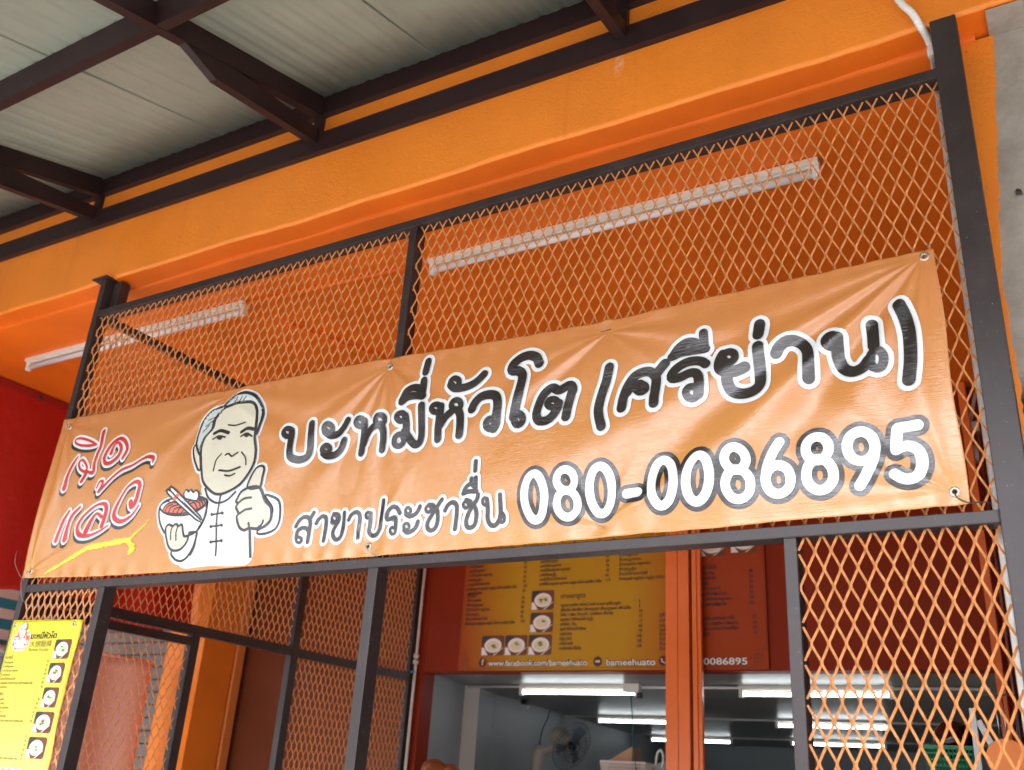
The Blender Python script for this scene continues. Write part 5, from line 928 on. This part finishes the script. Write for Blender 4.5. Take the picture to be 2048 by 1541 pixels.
# cabinet with a basket of things
t = thing('steel_cabinet', 'stainless steel cabinet standing inside the shop below the fan', 'cabinet', (1.25, 4.1, GROUND))
bm = B(); box(bm, .85, 1.8, 3.85, 4.45, GROUND+.1, -.652, .004); link('body', bm, M_alu, t)
for x in (.88, 1.77):
    for y in (3.88, 4.42):
        bm = B(); tube(bm, [(x, y, GROUND+.099), (x, y, GROUND)], .02, 8); link('leg', bm, M_black, t)
def basket(name, label, x0, x1, y0, y1, z0, z1, m, nh, nvv, taper=.85):
    t = thing(name, label, 'basket', ((x0+x1)/2, (y0+y1)/2, z0))
    bm = B(); cx, cy = (x0+x1)/2, (y0+y1)/2
    def cor(z_):
        k = taper+(1-taper)*(z_-z0)/(z1-z0); return [(cx+(x-cx)*k, cy+(y-cy)*k, z_) for x, y in ((x0, y0), (x1, y0), (x1, y1), (x0, y1))]
    for j in range(nh+1):
        c = cor(z0+(z1-z0)*j/nh)
        for a, b in zip(c, c[1:]+c[:1]): bar(bm, a, b, .0035, .006 if j < nh else .014)
    lo, hi = cor(z0), cor(z1)
    for k in range(4):
        for i in range(nvv):
            f_ = i/nvv; a = Vector(lo[k]).lerp(Vector(lo[(k+1) % 4]), f_); b = Vector(hi[k]).lerp(Vector(hi[(k+1) % 4]), f_); bar(bm, a, b, .003, .008, up=(0.3, .2, 0))
    link('weave', bm, m, t)
    bm = B(); box(bm, *(lo[0][0], lo[1][0]), lo[0][1], lo[2][1], z0-.0, z0+.004); link('bottom', bm, m, t)
    return t
basket('white_basket', 'pinkish white perforated plastic basket on the steel cabinet', 1.03, 1.375, 3.95, 4.2, -.651, -.488, mat('basket_pink_white', (.66, .55, .50), .4), 7, 20)
bm = B(); box(bm, 1.10, 1.28, 4.0, 4.16, -.64, -.43, .004)
for v in bm.verts: v.co.z += (v.co.x-1.19)*.55; v.co.x -= .03
tag(link('brown_carton', bm, mat('carton', (.42, .22, .12), .7)), 'open brown carton tilted inside the pinkish white basket', 'carton')
t = thing('wrapped_bundle', 'bundle of clear and white plastic bags beside the pinkish white basket', 'bundle', (1.46, 4.15, -.65))
bm = B(); bmesh.ops.create_icosphere(bm, subdivisions=3, radius=.10)
for v in bm.verts:
    n_ = math.sin(v.co.x*60)+math.sin(v.co.y*50+1)+math.sin(v.co.z*55+2); v.co *= 1+.09*n_; v.co.z = v.co.z*.9; v.co += Vector((1.46, 4.1, -.565))
link('bag', bm, mat('milky_bag', (.45, .47, .47), .25), t)
bm = B(); tube(bm, [tuple(p) for p in crom([(1.42, 4.02, -.50), (1.44, 4.0, -.42), (1.47, 4.0, -.40), (1.485, 4.0, -.45), (1.47, 4.01, -.51)], .01)], .008, 6); link('knot', bm, M_white, t)
# noodle cart at the right, seen through the mesh
t = thing('noodle_cart', 'white and steel noodle cart behind the lower right mesh panel', 'cart', (3.6, 1.4, GROUND))
bm = B(); box(bm, 3.42, 3.98, .9, 1.8, GROUND+.3, -.602, .006); link('body', bm, mat('cart_brown', (.10, .05, .035), .5), t)
bm = B(); box(bm, 3.751, 3.771, 1.19, 1.21, -.601, -.36, .002); link('corner_post', bm, M_white, t)
bm = B(); bar(bm, (3.775, 1.2, -.40), (3.86, 1.2, -.601), .012, .02); link('stay', bm, M_white, t)
for x in (3.48, 3.92):
    for y in (1.0, 1.7):
        bm = B(); lathe(bm, [(.02, -.02), (.14, -.02), (.15, 0), (.14, .02), (.02, .02), (.02, -.02)], (x, y, GROUND+.15), 18, M=Matrix.Rotation(R(90), 4, 'Y')); link('wheel', bm, M_black, t)
        bm = B(); tube(bm, [(x, y, GROUND+.15), (x, y, GROUND+.30)], .012, 8); link('fork', bm, M_alu, t)
basket('green_basket', 'green plastic basket on the noodle cart behind the lower right mesh', 3.560, 3.725, 1.42, 1.62, -.601, -.476, mat('basket_green', (.01, .24, .10), .4), 6, 12)
bm = B(); bmesh.ops.create_icosphere(bm, subdivisions=3, radius=.072)
for v in bm.verts:
    v.co *= 1+.05*math.sin(v.co.x*90)*math.sin(v.co.z*80); v.co += Vector((3.65, 1.53, -.445))
tag(link('wrapped_pot', bm, mat('dark_red_wrap', (.035, .008, .006), .12), smooth=True), 'shiny dark red wrapped bundle heaped in the green basket', 'bundle')
t = thing('steel_ladle', 'steel ladles hanging in front of the right jamb behind the mesh', 'ladle', (3.85, 1.2, -.35))
for dx in (0, .022):
    bm = B(); tube(bm, [(3.835+dx, 1.2, -.32), (3.837+dx, 1.2, -.47)], .003, 8); link('handle', bm, M_alu, t)
    bm = B(); lathe(bm, [(0, -.018), (.014, -.014), (.02, 0), (.021, .004)], (3.838+dx, 1.2, -.484), 14); link('bowl', bm, M_alu, t)
bm = B(); bar(bm, (3.80, 1.2, -.315), (3.90, 1.2, -.315), .005, .005); link('hook_bar', bm, M_wire, t)
bm = B(); bar(bm, (3.896, 1.2, -.315), (3.896, 1.2, -.602), .006, .006, up=(0, 1, 0)); link('hook_post', bm, M_wire, t)
t = thing('orange_disc', 'round flat orange disc close behind the lower right mesh', 'disc', (3.879, .8, -.55))
bm = B(); lathe(bm, [(0, -.004), (.056, -.004), (.058, 0), (.056, .004), (0, .004)], (3.885, .78, -.543), 32, M=Matrix.Rotation(R(90), 4, 'X')); link('plate', bm, mat('disc_orange', (.80, .24, .07), .6, spec=.2), t)
for p in bpy.data.objects['plate'].data.polygons: p.use_smooth = False
bm = B(); tube(bm, [(3.885, .79, -.60), (3.885, .79, GROUND)], .01, 8); link('stand', bm, M_alu, t)
# person standing in the arcade, only the crown of the head reaches the frame
def person(loc, h):
    t = thing('person', 'person with brown hair in two tufts standing low between the door posts', 'person', loc)
    k = h/1.7
    J = dict(pel=(0, 0, .92), ch=(0, .01, 1.25), nk=(0, .01, 1.45), hd=(0, -.01, 1.56), tp=(0, 0, 1.66), ls=(-.17, .01, 1.38), le=(-.23, .02, 1.12), lw=(-.24, -.05, .88), lh=(-.24, -.07, .79),
             rs=(.17, .01, 1.38), re=(.23, .02, 1.12), rw=(.24, -.05, .88), rh=(.24, -.07, .79), lp=(-.09, 0, .88), lk=(-.10, -.01, .48), la=(-.10, .02, .09), lt=(-.10, -.14, .04), rp=(.09, 0, .88), rk=(.10, -.01, .48), ra=(.10, .02, .09), rt=(.10, -.14, .04))
    E_ = [('pel', 'ch'), ('ch', 'nk'), ('nk', 'hd'), ('hd', 'tp'), ('ch', 'ls'), ('ls', 'le'), ('le', 'lw'), ('lw', 'lh'), ('ch', 'rs'), ('rs', 're'), ('re', 'rw'), ('rw', 'rh'), ('pel', 'lp'), ('lp', 'lk'), ('lk', 'la'), ('la', 'lt'), ('pel', 'rp'), ('rp', 'rk'), ('rk', 'ra'), ('ra', 'rt')]
    Rr = dict(pel=.13, ch=.14, nk=.055, hd=.09, tp=.075, ls=.055, le=.042, lw=.03, lh=.035, rs=.055, re=.042, rw=.03, rh=.035, lp=.085, lk=.06, la=.042, lt=.035, rp=.085, rk=.06, ra=.042, rt=.035)
    def skin(names, edges, m, name, grow=0):
        me = bpy.data.meshes.new(name); me.from_pydata([tuple(Vector(J[n])*k+Vector(loc)) for n in names], [(names.index(a), names.index(b)) for a, b in edges], [])
        o = link(name, me, m, t); md = o.modifiers.new('skin', 'SKIN'); o.modifiers.new('sub', 'SUBSURF').levels = 2
        for i, n in enumerate(names): o.data.skin_vertices[0].data[i].radius = (Rr[n]*k+grow,)*2
        o.data.skin_vertices[0].data[0].use_root = True
        return o
    skin(list(J), E_, mat('skin_tone', (.52, .30, .20), .5), 'body')
    skin(['pel', 'ch', 'ls', 'le', 'rs', 're'], [('pel', 'ch'), ('ch', 'ls'), ('ls', 'le'), ('ch', 'rs'), ('rs', 're')], mat('shirt_grey', (.25, .25, .27), .8), 'shirt', .02)
    skin(['pel', 'lp', 'lk', 'la', 'rp', 'rk', 'ra'], [('pel', 'lp'), ('lp', 'lk'), ('lk', 'la'), ('pel', 'rp'), ('rp', 'rk'), ('rk', 'ra')], mat('trousers_dark', (.04, .04, .05), .8), 'trousers', .018)
    bm = B()
    for cx, cy, cz, rx, ry, rz in ((0, .01, 1.60, .102, .115, .115), (-.045, .02, 1.665, .072, .08, .068), (.062, .03, 1.655, .055, .07, .055)):
        r = bmesh.ops.create_icosphere(bm, subdivisions=3, radius=1)
        for v in r['verts']:
            c = v.co.copy(); rp = 1+.02*math.sin(c.x*23+c.y*9)*math.sin(c.z*11)
            v.co = Vector((cx+c.x*rx*rp, cy+c.y*ry*rp, cz+c.z*rz*rp))*k+Vector(loc)
    def hair_x(m, n, l, b, tc):
        sc = n.new('ShaderNodeMapping'); sc.inputs['Scale'].default_value = (120, 120, 14); l.new(tc.outputs['Object'], sc.inputs[0])
        t_ = n.new('ShaderNodeTexNoise'); t_.inputs['Scale'].default_value = 1; l.new(sc.outputs[0], t_.inputs['Vector'])
        r_ = n.new('ShaderNodeValToRGB'); r_.color_ramp.elements[0].color = (.10, .035, .012, 1); r_.color_ramp.elements[1].color = (.38, .16, .06, 1)
        l.new(t_.outputs['Fac'], r_.inputs[0]); l.new(r_.outputs[0], b.inputs['Base Color'])
        bp = n.new('ShaderNodeBump'); bp.inputs['Strength'].default_value = .6; bp.inputs['Distance'].default_value = .004; l.new(t_.outputs['Fac'], bp.inputs['Height']); l.new(bp.outputs[0], b.inputs['Normal'])
    link('hair', bm, mat('brown_hair', (.25, .1, .04), .45, extra=hair_x), t, smooth=True)
person((.86, 2.2, GROUND), 1.69)

# nest of dirt on the concrete, fixing screws
bm = B()
for k in range(16):
    a = random.uniform(0, 6.3); q = random.uniform(.3, 1); tube(bm, [(4.163+random.uniform(-.005, .005), .138, .985+random.uniform(-.004, .004)), (4.165+.008*q*math.cos(a), .130, .983+.010*q*math.sin(a)), (4.166+.010*q*math.cos(a+1), .128, .980-.014*q)], .0018, 5)
tag(link('cut_rebar_stub', bm, M_wire), 'small black tuft of wire ends sticking out of the concrete pillar', 'wire')

# ---------------------------------------------------------------- lift everything so that the pavement is at zero
bpy.context.view_layer.update()
for o in list(S.objects):
    if o.parent is None: o.location.z += -GROUND
